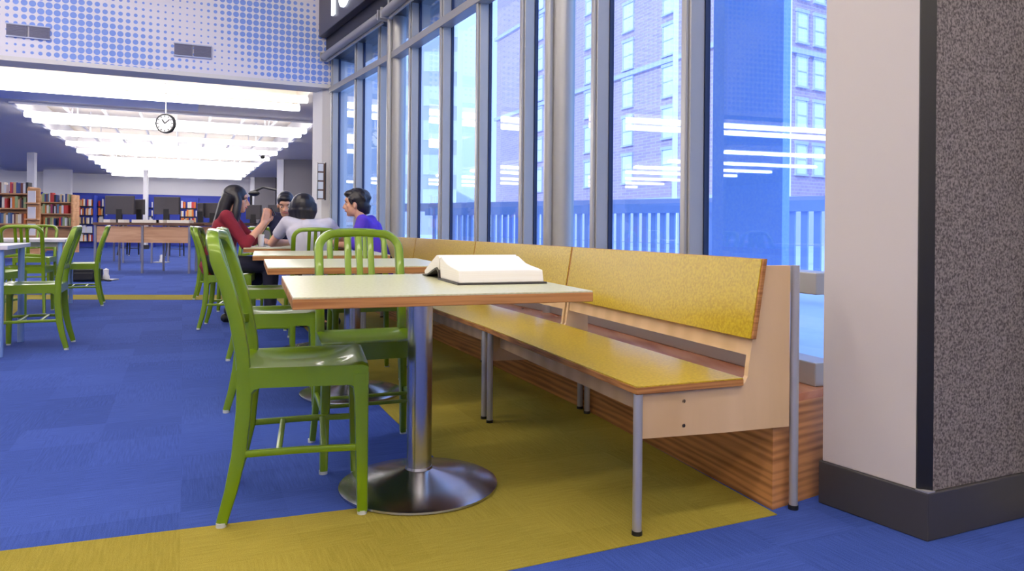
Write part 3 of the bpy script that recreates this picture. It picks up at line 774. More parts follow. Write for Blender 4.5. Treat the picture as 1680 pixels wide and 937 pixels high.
# ------------------------------------------------------------------ pillar on the right
c0 = P(1522, 890).xy; cl = P(1342, 824.5).xy; cr = P(1680, 850).xy; cr2 = c0 + (cr - c0).normalized() * 1.1
n1_ = (c0 - cl).normalized(); n2_ = (cr2 - c0).normalized()
inn = Vector((n2_.x, n2_.y))
t = empty('pillar', (c0.x, c0.y, 0)); tag(t, 'square pillar at the right with cream and grey speckled faces and a black corner strip', 'pillar')
def rel(v): return (v.x - c0.x, v.y - c0.y)
def quad(a_, b_, c_, d_, z0, z1, name, mt, bv=0):
    mm = MB(); mm.prism([rel(a_), rel(b_), rel(c_), rel(d_)], z0, z1); return mm.build(name, mt, t, bevel=bv)
off1 = n2_ * 0.3; off2 = -n1_ * 0.3
bz = 0.137
quad(cl, c0, cr2, cl + (cr2 - c0), 0, bz, 'baseboard', M['base'], 0.004)
s = 0.012
core = [cl + n2_ * 0.02, c0 + n2_ * 0.05 - n1_ * 0.05, cr2 - n1_ * 0.02, cl + (cr2 - c0)]
quad(*core, bz, HALLZ, 'core', M['white'])
pa_ = cl + n2_ * 0.008 + n1_ * 0.008; pb_ = c0 - n1_ * 0.040 + n2_ * 0.008
quad(pa_, pb_, pb_ + n2_ * 0.03, pa_ + n2_ * 0.03, bz, HALLZ, 'cream_panel', M['cream_panel'], 0.002)
pc_ = c0 + n2_ * 0.030 - n1_ * 0.008; pd_ = cr2 - n1_ * 0.008
quad(pc_, pd_, pd_ - n1_ * 0.03, pc_ - n1_ * 0.03, bz, HALLZ, 'grey_fabric_panel', M['fabric_panel'], 0.002)
mm = MB(); mm.prism([rel(pb_), rel(c0 - n1_ * 0.034 + n2_ * 0.004), rel(c0 + n2_ * 0.026 - n1_ * 0.004), rel(pc_), rel(pc_ - n1_ * 0.03), rel(pb_ + n2_ * 0.03)], bz + 0.004, HALLZ)
mm.build('corner_strip', M['blackstrip'], t)
mm = MB(); mm.prism([rel(c0 - n1_ * 0.036), rel(c0 - n1_ * 0.0), rel(c0 + n2_ * 0.03), rel(c0 + n2_ * 0.02 - n1_ * 0.03)], bz, bz + 0.004); mm.build('corner_cap', M['pole'], t)

# ------------------------------------------------------------------ far room: columns, desks, bookcases
def column(pxl, pxr, pytop, pw, lab):
    # column touching the low ceiling, grey front and white left edge
    Y = (ZC - CH) / ray((pxl + pxr) / 2, pytop)[1]
    l = D(pxl, pytop, Y); r = D(pxr, pytop, Y); w = r.x - l.x; e = D(pw, pytop, Y).x - l.x
    t = empty('column', (l.x + w / 2, Y, 0)); tag(t, lab, 'column')
    m = MB(); m.bb(-w / 2 + e, w / 2, 0, 0.8, 0, ZC); m.build('grey_face', M['greywall'], t)
    m = MB(); m.bb(-w / 2, -w / 2 + e, -0.03, 0.8, 0, ZC); m.build('white_edge', M['white'], t)
column(455, 518, 262, 466, 'grey square column with a white edge behind the people, beside the window wall')
column(411, 452, 291, 418, 'farther grey column with white edge between the monitors and the nearer column')
def wcol(pxl, pxr, Y, lab):
    l = D(pxl, 300, Y); r = D(pxr, 300, Y); t = empty('column', ((l.x + r.x) / 2, Y, 0)); tag(t, lab, 'column')
    m = MB(); m.bb(-(r.x - l.x) / 2, (r.x - l.x) / 2, 0, 0.12, 0, ZC); m.build('shaft', M['white'], t)
    m = MB(); m.bb(-(r.x - l.x) / 2 - 0.03, (r.x - l.x) / 2 + 0.03, -0.03, 0.15, 0, 0.15); m.build('plinth', M['base'], t)
wcol(235, 241, 26, 'slim white column rising between the two nearest computer monitors')
wcol(44, 56, 21, 'white column behind the nearer bookcase')
wcol(71, 116, 27.5, 'broad white column behind the farther bookcase')

def hexc(i): return [(196, 62, 62), (60, 80, 140), (232, 224, 208), (44, 44, 52), (214, 120, 50), (150, 170, 120), (150, 50, 90), (226, 226, 232), (90, 120, 150), (120, 70, 60), (210, 180, 130)][i % 11]
bookm = [mat('book_spine', hexc(i), 0.6) for i in range(11)]
book_mesh = []
for i, mm_ in enumerate(bookm):
    for (w, h, d) in ((0.045, 0.22, 0.16), (0.06, 0.26, 0.18), (0.035, 0.24, 0.16)):
        b = MB(); b.bb(-w / 2, w / 2, 0, d, 0, h, 0); b.bb(-w / 2 + 0.004, w / 2 - 0.004, 0.01, d - 0.004, h - 0.0, h + 0.002, 0)
        me = b.build('book', mm_); book_mesh.append((me.data, w, h)); bpy.data.objects.remove(me)
def shelf_books(origin, ux, uy, x0, x1, z, lab, group, n, rz, sc=1.0, cols=None):
    x = x0; c = 0
    while x < x1 and c < n:
        k = random.randrange(len(book_mesh)) if cols is None else random.choice(cols) * 3 + random.randrange(3)
        me, w, h = book_mesh[k]; s_ = sc * random.uniform(0.9, 1.1)
        if random.random() < 0.12: x += 0.08
        o = bpy.data.objects.new('book', me); COL.objects.link(o)
        p = origin + ux * (x + w * s_ * 0.475) + uy * 0.03
        o.location = (p.x, p.y, z); o.rotation_euler = (0, 0, rz); o.scale = (s_ * 0.95, s_, s_)
        tag(o, lab, 'book', group); x += w * s_ * 0.95 + 0.003; c += 1
def bookcase(px0, px1, pyt, Y, H_, shelves, lab, which, nb, slant=0.0, depth=0.5, wall=False):
    l = D(px0, pyt, Y); r = D(px1, pyt, Y + slant * (D(px1, pyt, Y).x - l.x))
    d = Vector((r.x - l.x, r.y - l.y)); W = d.length; rz = math.atan2(d.y, d.x)
    ux = d.normalized(); uy = Vector((-ux.y, ux.x))
    t = empty('bookcase', (l.x, l.y, 0), rz); tag(t, lab, 'bookcase')
    fm = M['black'] if wall else M['shelfwood']
    for x in (0, W):
        m = MB(); m.bb(x - 0.02, x + 0.02, 0, depth, 0, H_ + (0 if wall else 0.16)); m.build('side_panel', fm if not wall else M['wallblue'], t)
    m = MB(); m.bb(0.02, W - 0.02, depth / 2, depth / 2 + 0.02, 0.05, H_); m.build('back_panel', M['shelfwood'] if not wall else M['wallblue'], t)
    for k, z in enumerate(shelves):
        m = MB(); m.bb(0.02, W - 0.02, 0.0, depth, z - 0.03, z); m.build('shelf', fm, t)
        shelf_books(Vector((l.x, l.y)), ux, uy, 0.06, W - 0.08, z, 'book on the %s shelf of the %s' % (ORD[k], which), 'books on the %s shelf of the %s' % (ORD[k], which), nb, rz, 1.0, None if not wall else [2, 7, 10, 2, 7, 4, 0])
bookcase(-70, 47, 318, 17.0, 1.60, (1.60, 1.25, 0.88), 'double-sided wooden bookcase at the left edge of the photo, rows of coloured books', 'bookcase at the left edge', 40, 0.15)
bookcase(63, 118, 333, 22.0, 1.62, (1.55, 1.2, 0.82), 'wooden bookcase right of the first one, in front of the broad white column', 'bookcase before the broad white column', 22, 0.15)
fwz = (1.55, 1.22, 0.9, 0.56, 0.25)
bookcase(126, 154, 331, 26.5, 1.95, fwz, 'black wall shelves of pale books left of the computer desks', 'wall shelves left of the desks', 12, 0.2, 0.25, True)
bookcase(158, 172, 331, 27.0, 1.95, fwz[:3], 'narrow black wall shelves of pale books just behind the first monitor', 'shelves behind the first monitor', 5, 0.2, 0.25, True)
bookcase(242, 252, 337, 28.0, 1.95, fwz[:3], 'narrow black wall shelves between the slim white column and second monitor', 'shelves between column and second monitor', 4, 0.2, 0.25, True)
bookcase(294, 324, 339, 28.5, 1.95, fwz[:3], 'black wall shelves of pale books between the second and third monitors', 'shelves between second and third monitors', 9, 0.2, 0.25, True)
# end-panel displays of the bookcases
eb = D(55, 318, 17.2)
t = empty('display_shelf', (eb.x, eb.y, 0), R(10)); tag(t, 'narrow wooden display shelf with face-out books on the end of the left bookcase', 'display shelf')
m = MB(); m.bb(-0.14, 0.14, 0, 0.04, 0, 1.72); m.build('board', M['shelfwood'], t)
for z in (0.6, 1.0, 1.38):
    m = MB(); m.bb(-0.14, 0.14, -0.12, 0, z - 0.03, z); m.build('ledge', M['shelfwood'], t)
for z in (0.6, 1.0, 1.38):
    m = MB(); m.bb(eb.x - 0.09, eb.x + 0.09, eb.y - 0.07, eb.y - 0.05, z, z + 0.28); tag(m.build('book', bookm[7]), 'face-out pale book on the display shelf at the end of the left bookcase', 'book', 'face-out books on the display shelf')

# computer desks
def desk(pxl, pxr, pyt, Y, lab, panels=2):
    zt = CH + ray((pxl + pxr) / 2, pyt)[1] * Y; zt = max(zt, 0.80)
    l = D(pxl, pyt, Y); r = D(pxr, pyt, Y); W = r.x - l.x
    t = empty('computer_desk', (l.x + W / 2, Y, 0)); tag(t, lab, 'desk')
    m = MB(); m.bb(-W / 2, W / 2, 0, 0.9, zt - 0.05, zt); m.build('desktop', M['darktop'], t, bevel=0.004)
    for k in range(panels):
        x0 = -W / 2 + 0.04 + k * (W - 0.08) / panels
        m = MB(); m.bb(x0 + 0.01, x0 + (W - 0.08) / panels - 0.01, 0.05, 0.08, zt - 0.36, zt - 0.07); m.build('modesty_panel', M['deskwood'], t)
    n = panels + 1
    for k in range(n):
        x = -W / 2 + 0.03 + k * (W - 0.06) / (n - 1)
        for y in (0.04, 0.84):
            m = MB(); m.tube((x, y, 0), (x, y, zt - 0.05), 0.022, n=10); m.build('leg', M['dkleg'], t)
    return t, l.x, zt
dk, dx, dz = desk(152, 312, 365.5, 13.0, 'long brown-topped computer desk with maple front panels across the aisle')
desk(152, 250, 366, 16.5, 'second computer desk directly behind the long front desk', 2)
desk(318, 400, 366, 13.6, 'computer desk behind the person in maroon', 2)
def monitor(px0, px1, pyt, pyb, Y, zt, lab, rz=0):
    l = D(px0, pyt, Y); r = D(px1, pyb, Y); W = r.x - l.x; H_ = l.z - r.z
    t = empty('monitor', ((l.x + r.x) / 2, Y, zt), rz); tag(t, lab, 'monitor')
    zc = l.z - zt
    m = MB(); m.bb(-W / 2, W / 2, -0.02, 0.03, zc - H_, zc); m.build('screen_back', M['screen'], t, bevel=0.008)
    m = MB(); m.bb(-W / 2 - 0.0, W / 2, 0.03, 0.05, zc - H_, zc); m.build('bezel', M['blackgloss'], t, bevel=0.004)
    m = MB(); m.bb(-0.05, 0.05, -0.03, 0.02, 0.02, zc - H_ + 0.1); m.build('neck', M['blackgloss'], t, bevel=0.004)
    m = MB(); m.bb(-0.14, 0.14, -0.10, 0.10, 0, 0.02); m.build('stand_base', M['blackgloss'], t, bevel=0.005)
monitor(173, 219, 321, 352, 13.4, dz, 'dark computer monitor seen from behind, leftmost on the long desk')
monitor(222, 236, 327, 352, 13.7, dz, 'dark monitor turned sideways just right of the leftmost monitor', 0)
monitor(253, 294, 323, 352, 13.4, dz, 'dark computer monitor seen from behind, above the middle of the long desk')
monitor(324, 334, 333, 356, 13.8, dz, 'narrow dark monitor turned sideways left of the person in maroon')
monitor(336, 362, 333, 358, 13.9, dz, 'grey-backed monitor partly behind the long black hair')
monitor(404, 428, 336, 360, 14.2, dz, 'black monitor between the person in maroon and the raised hands')
monitor(440, 458, 336, 362, 14.2, dz, 'black monitor just left of the face of the person in navy')
for (px, w, lab) in ((180, .12, 'small white paper stack left on the long desk'), (203, .10, 'white paper slip below the leftmost monitor'), (236, .34, 'cream folder on the long desk by the slim white column'), (258, .16, 'white papers at the left foot of the middle monitor'), (266, .12, 'white card on the desk under the middle monitor'), (296, .4, 'cream papers right of the middle monitor')):
    q = D(px, 360, 13.2); m = MB(); m.bb(q.x - w / 2, q.x + w / 2, 13.1, 13.3, dz, dz + 0.055); tag(m.build('paper_stack', M['paper']), lab, 'papers')
chairb = make_chair(M['blackgloss'], 'office_chair')
for i, (px, py, rz, lab) in enumerate(((211, 419, 80, 'black chair tucked behind the long computer desk, left one'), (287, 421, 100, 'black chair tucked behind the long computer desk, right one'))):
    q = P(px, py); o = chairb if i == 0 else dup(chairb, (0, 0, 0)); o.location = (q.x, q.y, 0); o.rotation_euler = (0, 0, R(rz)); tag(o, lab, 'chair', 'black chairs at the computer desk')
# curved dark lamp over the far desks
q = D(432, 309, 15.0); qa = D(412, 314, 15.0); qb = D(453, 312, 15.0)
t = empty('desk_lamp', (qa.x, 15.0, dz)); tag(t, 'black arched lamp arm over the monitors behind the group', 'lamp')
m = MB(); m.path([(0, 0, 0), (0, 0, qa.z - dz - 0.05), (0.05, 0, qa.z - dz), (q.x - qa.x, 0, q.z - dz + 0.02), (qb.x - qa.x, 0, qb.z - dz)], 0.025, 8); m.build('arm', M['blackgloss'], t)
m = MB(); m.ell((0.06, 0, qa.z - dz - 0.04), (0.12, 0.08, 0.06)); m.build('lamp_head', M['blackgloss'], t)
m = MB(); m.lathe([(0.001, 0), (0.1, 0), (0.1, 0.02), (0.001, 0.02)], 16); m.build('lamp_base', M['blackgloss'], t)
# ------------------------------------------------------------------ people
def remesh(o, vox, smooth=4):
    r = o.modifiers.new('remesh', 'REMESH'); r.mode = 'VOXEL'; r.voxel_size = vox; r.use_smooth_shade = True
    for md in list(o.modifiers):
        if md.type == 'EDGE_SPLIT': o.modifiers.remove(md)
    s = o.modifiers.new('smooth', 'SMOOTH'); s.iterations = smooth; s.factor = 0.5
    return o
def hand(mb, w, d, up, curl, s):
    # w wrist, d direction of the palm, up = back-of-hand normal, s = +1 thumb on the +side
    w = Vector(w); d = Vector(d).normalized(); up = (Vector(up) - d * Vector(up).dot(d)).normalized(); sd = d.cross(up) * s
    k = w + d * 0.075
    for q in (-0.026, -0.009, 0.009, 0.026):
        mb.cap(w + sd * q * 0.7, 0.014, k + sd * q, 0.0125)
    for q, L in ((-0.028, 0.055), (-0.0095, 0.068), (0.0095, 0.074), (0.028, 0.066)):
        p = k + sd * q; v = d
        for j, f in enumerate((0.45, 0.32, 0.23)):
            v = (v - up * curl * (0.5 + 0.5 * j)).normalized(); p2 = p + v * L * f
            mb.cap(p, 0.0098 - j * 0.0009, p2, 0.009 - j * 0.0009, 8); p = p2
    t0 = w + sd * 0.022 + d * 0.02; t1 = t0 + (sd * 0.8 + d * 0.7 - up * 0.25).normalized() * 0.042; t2 = t1 + (d + sd * 0.25 - up * 0.5 * curl).normalized() * 0.032
    mb.cap(t0, 0.014, t1, 0.011, 8); mb.cap(t1, 0.011, t2, 0.0085, 8)
def person(lab, loc, yaw, hip, neck, head, hyaw, hpitch, arms, legs, top, hairstyle, sleeve=0.55, wide=1.0):
    t = empty('person', (loc[0], loc[1], 0), yaw); tag(t, lab, 'person', None)
    hip = Vector(hip); neck = Vector(neck); head = Vector(head); chest = hip.lerp(neck, 0.68); waist = hip.lerp(neck, 0.32)
    b = MB()
    HM = Matrix.Translation(head) @ Matrix.Rotation(hyaw, 4, 'Z') @ Matrix.Rotation(hpitch, 4, 'Y')
    # head
    b.ell((-0.012, 0, 0.022), (0.093, 0.074, 0.092), M=HM); b.ell((0.030, 0, -0.045), (0.058, 0.056, 0.066), M=HM)
    b.ell((0.062, 0, -0.088), (0.022, 0.024, 0.020), M=HM); b.ell((0.058, 0, 0.035), (0.034, 0.052, 0.03), M=HM)
    b.path([HM @ Vector(p) for p in ((0.078, 0, 0.018), (0.094, 0, -0.008), (0.106, 0, -0.030), (0.092, 0, -0.042))], [0.007, 0.010, 0.013, 0.009], 8)
    for s in (-1, 1):
        b.ell((0.100 - 0.014, s * 0.011, -0.036), (0.010, 0.008, 0.008), 8, 6, M=HM)
        b.ell((-0.002, s * 0.074, -0.018), (0.016, 0.010, 0.031), 10, 8, M=HM)
        b.ell((0.052, s * 0.036, -0.022), (0.024, 0.022, 0.022), 10, 8, M=HM)
    b.ell((0.082, 0, -0.060), (0.012, 0.022, 0.009), 10, 6, M=HM)
    b.cap(neck - Vector((0, 0, 0.05)), 0.058, HM @ Vector((-0.022, 0, -0.065)), 0.050)
    b.cap(hip, 0.125, waist, 0.110); b.cap(waist, 0.110, chest, 0.115)
    cl = MB(); pants = MB(); cuffs = MB()
    for (sh, el, wr, hd, upv, s, curl) in arms:
        sh, el, wr = Vector(sh), Vector(el), Vector(wr)
        b.cap(chest, 0.09, sh, 0.045); b.cap(sh, 0.044, el, 0.036); b.cap(el, 0.036, el.lerp(wr, 0.35), 0.036); b.cap(el.lerp(wr, 0.35), 0.036, wr, 0.024)
        hand(b, wr, hd, upv, curl, s)
        cl.cap(chest + (sh - chest) * 0.2, 0.115 * wide, sh, 0.056); 
        if sleeve <= 1: cl.cap(sh, 0.058, sh.lerp(el, sleeve), 0.056)
        else:
            cl.cap(sh, 0.058, el, 0.050); cl.cap(el, 0.050, el.lerp(wr, sleeve - 1), 0.044)
    for (h, k, a, toe) in legs:
        h, k, a = Vector(h), Vector(k), Vector(a)
        b.cap(h, 0.080, k, 0.052); b.cap(k, 0.052, k.lerp(a, 0.35), 0.052); b.cap(k.lerp(a, .35), 0.052, a, 0.036)
        b.cap(a - Vector((0, 0, 0.03)), 0.032, a + Vector((toe[0], toe[1], -0.055)) * 0.8, 0.026)
        pants.cap(h, 0.092, k, 0.066); pants.cap(k, 0.066, k.lerp(a, 0.4), 0.062); pants.cap(k.lerp(a, 0.4), 0.062, a + Vector((0, 0, 0.02)), 0.05)
        sh_ = MB(); tv = Vector((toe[0], toe[1], 0)); ac = Vector((a.x, a.y, 0.05))
        sh_.cap(ac - tv.normalized() * 0.03, 0.045, ac + tv * 0.5 - Vector((0, 0, 0.008)), 0.042); sh_.cap(ac + tv * 0.5 - Vector((0, 0, 0.008)), 0.042, ac + tv - Vector((0, 0, 0.016)), 0.034)
        for i, v in enumerate(sh_.v): sh_.v[i] = (v[0], v[1], max(v[2], 0.003))
        o = remesh(sh_.build('shoe', M['black'], t), 0.008); o['label'] = 'black shoe'
    remesh(b.build('body', M['skin'], t), 0.0062, 3)
    # clothes
    cl.cap(hip - Vector((0, 0, 0.02)), 0.138 * wide, waist, 0.128 * wide); cl.cap(waist, 0.128 * wide, chest, 0.130 * wide)
    d = Vector((0, 0.05, 0))
    cl.cap(waist + d, 0.115, chest + d * 1.4, 0.115); cl.cap(waist - d, 0.115, chest - d * 1.4, 0.115)
    for (sh, *_r) in arms: cl.cap(neck - Vector((0, 0, 0.045)), 0.062, Vector(sh), 0.054)
    remesh(cl.build('top', top, t), 0.009, 6)
    pants.cap(hip, 0.135, hip - Vector((0, 0, 0.03)), 0.13)
    remesh(pants.build('trousers', M['denim'], t), 0.011, 4)
    # face
    for s in (-1, 1):
        e = MB(); e.ell((0.0735, s * 0.032, -0.002), (0.009, 0.011, 0.0055), 10, 8, M=HM); ey = e.build('eye', M['white'], t)
        e = MB(); e.ell((0.0800, s * 0.032, -0.002), (0.005, 0.0062, 0.0058), 8, 6, M=HM); e.build('iris', M['black'], ey)
        e = MB(); e.path([HM @ Vector(p) for p in ((0.082, s * 0.014, 0.022), (0.084, s * 0.032, 0.027), (0.072, s * 0.052, 0.021))], 0.004, 6); e.build('eyebrow', M['hair'], t)
    e = MB(); e.path([HM @ Vector(p) for p in ((0.082, -0.024, -0.060), (0.094, 0, -0.058), (0.082, 0.024, -0.060))], 0.0055, 8); e.build('lips', M['lips'], t)
    h = MB()
    if hairstyle == 'long':
        h.ell((-0.022, 0, 0.038), (0.105, 0.092, 0.095), M=HM)
        for s in (-1, 1):
            h.path([HM @ Vector(p) for p in ((-0.01, s * 0.055, 0.05), (0.02, s * 0.082, -0.02), (0.015, s * 0.092, -0.10), (0.01, s * 0.10, -0.19), (0.02, s * 0.095, -0.27))], [0.04, 0.035, 0.036, 0.033, 0.014], 10)
        for y in (-0.05, 0, 0.05):
            h.path([HM @ Vector(p) for p in ((-0.06, y, 0.04), (-0.085, y, -0.05), (-0.10, y * 1.1, -0.15), (-0.125, y * 1.1, -0.26), (-0.15, y * 1.0, -0.34))], [0.055, 0.058, 0.056, 0.046, 0.018], 10)
    elif hairstyle == 'bob':
        h.ell((-0.020, 0, 0.032), (0.108, 0.100, 0.100), M=HM)
        for y in (-0.062, -0.031, 0, 0.031, 0.062):
            h.path([HM @ Vector(p) for p in ((-0.02 - 0.035 * (1 - abs(y) / 0.075), y, 0.04), (-0.03 - 0.04 * (1 - abs(y) / 0.075), y * 1.12, -0.03), (-0.025 - 0.045 * (1 - abs(y) / 0.075), y * 1.15, -0.095))], [0.05, 0.052, 0.026], 10)
    else:
        h.ell((-0.026, 0, 0.040), (0.104, 0.086, 0.090), M=HM); h.ell((0.035, 0, 0.085), (0.062, 0.062, 0.034), M=HM)
        h.ell((-0.055, 0, -0.01), (0.062, 0.078, 0.085), M=HM)
        rnd = random.Random(5)
        if hairstyle == 'tousled':
            for k in range(46):
                a_ = rnd.uniform(0, 6.28); z_ = rnd.uniform(-0.3, 1.0); r_ = math.sqrt(1 - z_ * z_); q = Vector((r_ * math.cos(a_), r_ * math.sin(a_), z_))
                if q.x > 0.55 and q.z < 0.5: continue
                p0 = Vector((-0.026 + 0.095 * q.x, 0.078 * q.y, 0.038 + 0.085 * q.z)); h.path([HM @ p0, HM @ (p0 + q * 0.022 + Vector((0.006, 0, -0.012)))], [0.020, 0.008], 6)
            h.path([HM @ Vector(p) for p in ((-0.07, 0, -0.03), (-0.078, 0, -0.10))], [0.062, 0.034], 10)
            for s in (-1, 1): h.path([HM @ Vector(p) for p in ((0.03, s * 0.068, 0.05), (0.022, s * 0.076, -0.012))], [0.022, 0.009], 8)
    hr = remesh(h.build('hair', M['hair'], t), 0.0075, 2)
    return t
M['lips'] = mat('lips', (186, 96, 96), 0.45)
# person in maroon, on the fifth chair, hands raised
person('person with long black hair in a maroon sweater, hands raised, seated left of the group', (-2.47, 6.34), R(16), (-0.12, 0, 0.56), (0.00, 0, 0.99), (0.045, 0, 1.105), R(2), R(6),
       [((-0.02, -0.175, 0.955), (0.14, -0.20, 0.715), (0.28, -0.11, 0.905), (0.25, 0.15, 0.9), (0.5, -0.8, 0.1), 1, 0.5),
        ((-0.02, 0.165, 0.955), (0.17, 0.18, 0.74), (0.29, 0.04, 0.905), (0.25, -0.15, 0.9), (0.5, 0.8, 0.1), -1, 0.5)],
       [((-0.10, -0.09, 0.54), (0.33, -0.12, 0.53), (0.34, -0.16, 0.10), (0.17, 0.0)), ((-0.10, 0.09, 0.54), (0.33, 0.12, 0.53), (-0.02, 0.14, 0.10), (0.15, 0.02))],
       M['maroon'], 'long', 1.25)
# the object held in both hands
ph = Matrix.Translation((-2.47, 6.34, 0)) @ Matrix.Rotation(R(16), 4, 'Z') @ Vector((0.355, -0.03, 1.005))
t = empty('phone', ph, R(16)); t.rotation_euler = (0, R(-25), R(16)); tag(t, 'small black and pink phone held up in the hands of the person in maroon', 'phone')
m = MB(); m.bb(-0.006, 0.006, -0.06, 0.06, -0.035, 0.035); m.build('phone_body', M['black'], t, bevel=0.003)
m = MB(); m.bb(-0.008, -0.006, -0.05, 0.05, -0.029, 0.029); m.build('screen', mat('pink_screen', (196, 96, 130), 0.2), t)
# person in grey T-shirt, back to the camera
g = (c7.x - 0.02, c7.y + 0.24)
person('person with a black bob in a pale grey T-shirt, seated with back to the camera', g, R(104), (-0.10, 0, 0.56), (0.03, 0.10, 0.925), (0.085, 0.115, 1.02), R(-12), R(10),
       [((0.02, 0.245, 0.905), (0.16, 0.37, 0.735), (0.34, 0.20, 0.735), (0.7, -0.6, 0.0), (0, 0, 1), 1, 0.3),
        ((0.0, -0.085, 0.895), (0.16, -0.22, 0.735), (0.36, -0.08, 0.735), (0.8, 0.5, 0.0), (0, 0, 1), -1, 0.3)],
       [((-0.08, -0.09, 0.54), (0.34, -0.11, 0.53), (0.36, -0.11, 0.10), (0.16, 0)), ((-0.08, 0.09, 0.54), (0.34, 0.11, 0.53), (0.36, 0.12, 0.10), (0.16, 0))],
       M['greytee'], 'bob', 0.5, 1.02)
# person in purple on the bench
q4 = D(622, 400, 6.15)
person('person with short black hair in a purple top, sitting on the bench and facing left', (q4.x, q4.y), R(176), (0.0, 0, 0.55), (0.14, 0, 0.965), (0.205, 0, 1.075), R(6), R(4),
       [((0.10, 0.165, 0.925), (0.14, 0.21, 0.72), (0.36, 0.12, 0.725), (0.9, -0.2, 0.0), (0, 0, 1), -1, 0.3),
        ((0.12, -0.165, 0.925), (0.20, -0.19, 0.73), (0.40, -0.06, 0.725), (0.9, 0.2, 0.0), (0, 0, 1), 1, 0.3)],
       [((0.02, -0.09, 0.53), (0.42, -0.11, 0.52), (0.44, -0.12, 0.10), (0.16, 0)), ((0.02, 0.09, 0.53), (0.42, 0.12, 0.52), (0.38, 0.12, 0.10), (0.16, 0))],
       M['purple'], 'tousled', 0.95)
# person in navy across the table
q2_ = D(477, 400, 7.55)
person('person in a navy top facing the camera, half hidden behind the one in grey', (q2_.x, q2_.y), R(-82), (-0.05, 0, 0.56), (0.10, -0.04, 0.995), (0.16, -0.03, 1.10), R(6), R(22),
       [((0.08, 0.14, 0.985), (0.22, 0.20, 0.735), (0.44, 0.06, 0.73), (0.8, -0.3, 0.0), (0, 0, 1), -1, 0.3),
        ((0.08, -0.21, 0.985), (0.24, -0.33, 0.735), (0.46, -0.16, 0.73), (0.8, 0.3, 0.0), (0, 0, 1), 1, 0.3)],
       [((-0.03, -0.09, 0.54), (0.36, -0.11, 0.52), (0.36, -0.12, 0.10), (0.16, 0)), ((-0.03, 0.09, 0.54), (0.36, 0.11, 0.52), (0.36, 0.12, 0.10), (0.16, 0))],
       M['navy'], 'short', 1.4)
# cup and papers on the group's table
q = D(428, 402, 6.3)
t = empty('tall_cup', (q.x, q.y, TZ)); tag(t, 'tall white cup standing on papers at the group table', 'cup')
m = MB(); m.lathe([(0.001, 0.004), (0.022, 0.004), (0.028, 0.10), (0.001, 0.10)], 20); m.build('cup_body', M['white'], t)
m = MB(); m.lathe([(0.001, 0.10), (0.030, 0.10), (0.029, 0.112), (0.001, 0.114)], 20); m.build('lid', M['paper'], t)
for i, (px, py, a) in enumerate(((420, 404, 15), (437, 403, -20))):
    q = D(px, py, 6.3 + i * 0.05); m = MB(); m.box((q.x, q.y, TZ + 0.004), (0.17, 0.22, 0.006), M=Matrix.Translation((q.x, q.y, 0)) @ Matrix.Rotation(R(a), 4, 'Z') @ Matrix.Translation((-q.x, -q.y, 0)))
    tag(m.build('paper_sheet', M['paper']), ('left' if i == 0 else 'right') + ' white sheet of paper under the tall white cup', 'paper')
# noticeboard strip on the pier
nb = D(526.5, 298, 9.15)
t = empty('notice_frame', (nb.x, nb.y, 0), math.atan2(E1.y, E1.x)); tag(t, 'narrow dark-framed notice with white sheets on the white pier at the hall corner', 'notice')
z0, z1 = D(526, 327, 9.15).z, D(526, 268, 9.15).z
m = MB(); m.bb(-0.045, 0.045, -0.0, 0.02, z0, z1); m.build('backing', M['darktop'], t)
m = MB()
for k in range(4):
    a_, b_ = z0 + (z1 - z0) * k / 4, z0 + (z1 - z0) * (k + 1) / 4; m.bb(-0.025, 0.04, 0.02, 0.026, a_ + 0.012, b_ - 0.008)
m.build('sheets', M['paper'], t)
m = MB(); m.bb(-0.058, -0.045, -0.02, 0.035, z0 - 0.01, z1 + 0.01); m.bb(0.045, 0.05, -0.0, 0.035, z0 - 0.01, z1 + 0.01); m.build('frame', M['blackgloss'], t)

# ------------------------------------------------------------------ outside
gm = MB(); gm.prism([(FC.x - 0.05 + 0.6, 1.0), (40, 1.0), (60, 70), (-6, 70), (FA.x + 0.6, FA.y + 1.0), (JBA.x + 0.6, JBA.y), (JCB.x + 0.6, JCB.y)], -0.12, -0.02)
tag(gm.build('ground', M['pavement']), kind='structure')
# brick block
bc = D(1205, 376, 40.0); d1 = Vector((-0.45, 1.0)).normalized(); d2 = Vector((1.25, 0.80)).normalized()
bt = empty('brick_building', (bc.x, bc.y, 0)); tag(bt, 'brick apartment building across the street, seen through the windows', 'building')
HB = 42.0
def brel(u, w): v = d1 * u + d2 * w; return (v.x, v.y)
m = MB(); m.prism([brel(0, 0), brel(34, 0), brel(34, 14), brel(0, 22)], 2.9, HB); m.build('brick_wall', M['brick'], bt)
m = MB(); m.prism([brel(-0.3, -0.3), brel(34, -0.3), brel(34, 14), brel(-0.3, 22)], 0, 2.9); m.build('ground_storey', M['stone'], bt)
ow = Vector((-d1.y, d1.x)); ow = ow if ow.y < 0 else -ow      # outward normal of face 1
ow2 = Vector((-d2.y, d2.x)); ow2 = ow2 if ow2.y < 0 else -ow2
def wbox(d, n, u, w, z0, z1, t0, t1, mb):
    q = [d * (u - w / 2) + n * t0, d * (u + w / 2) + n * t0, d * (u + w / 2) + n * t1, d * (u - w / 2) + n * t1]
    mb.prism([(v.x, v.y) for v in q], z0, z1)
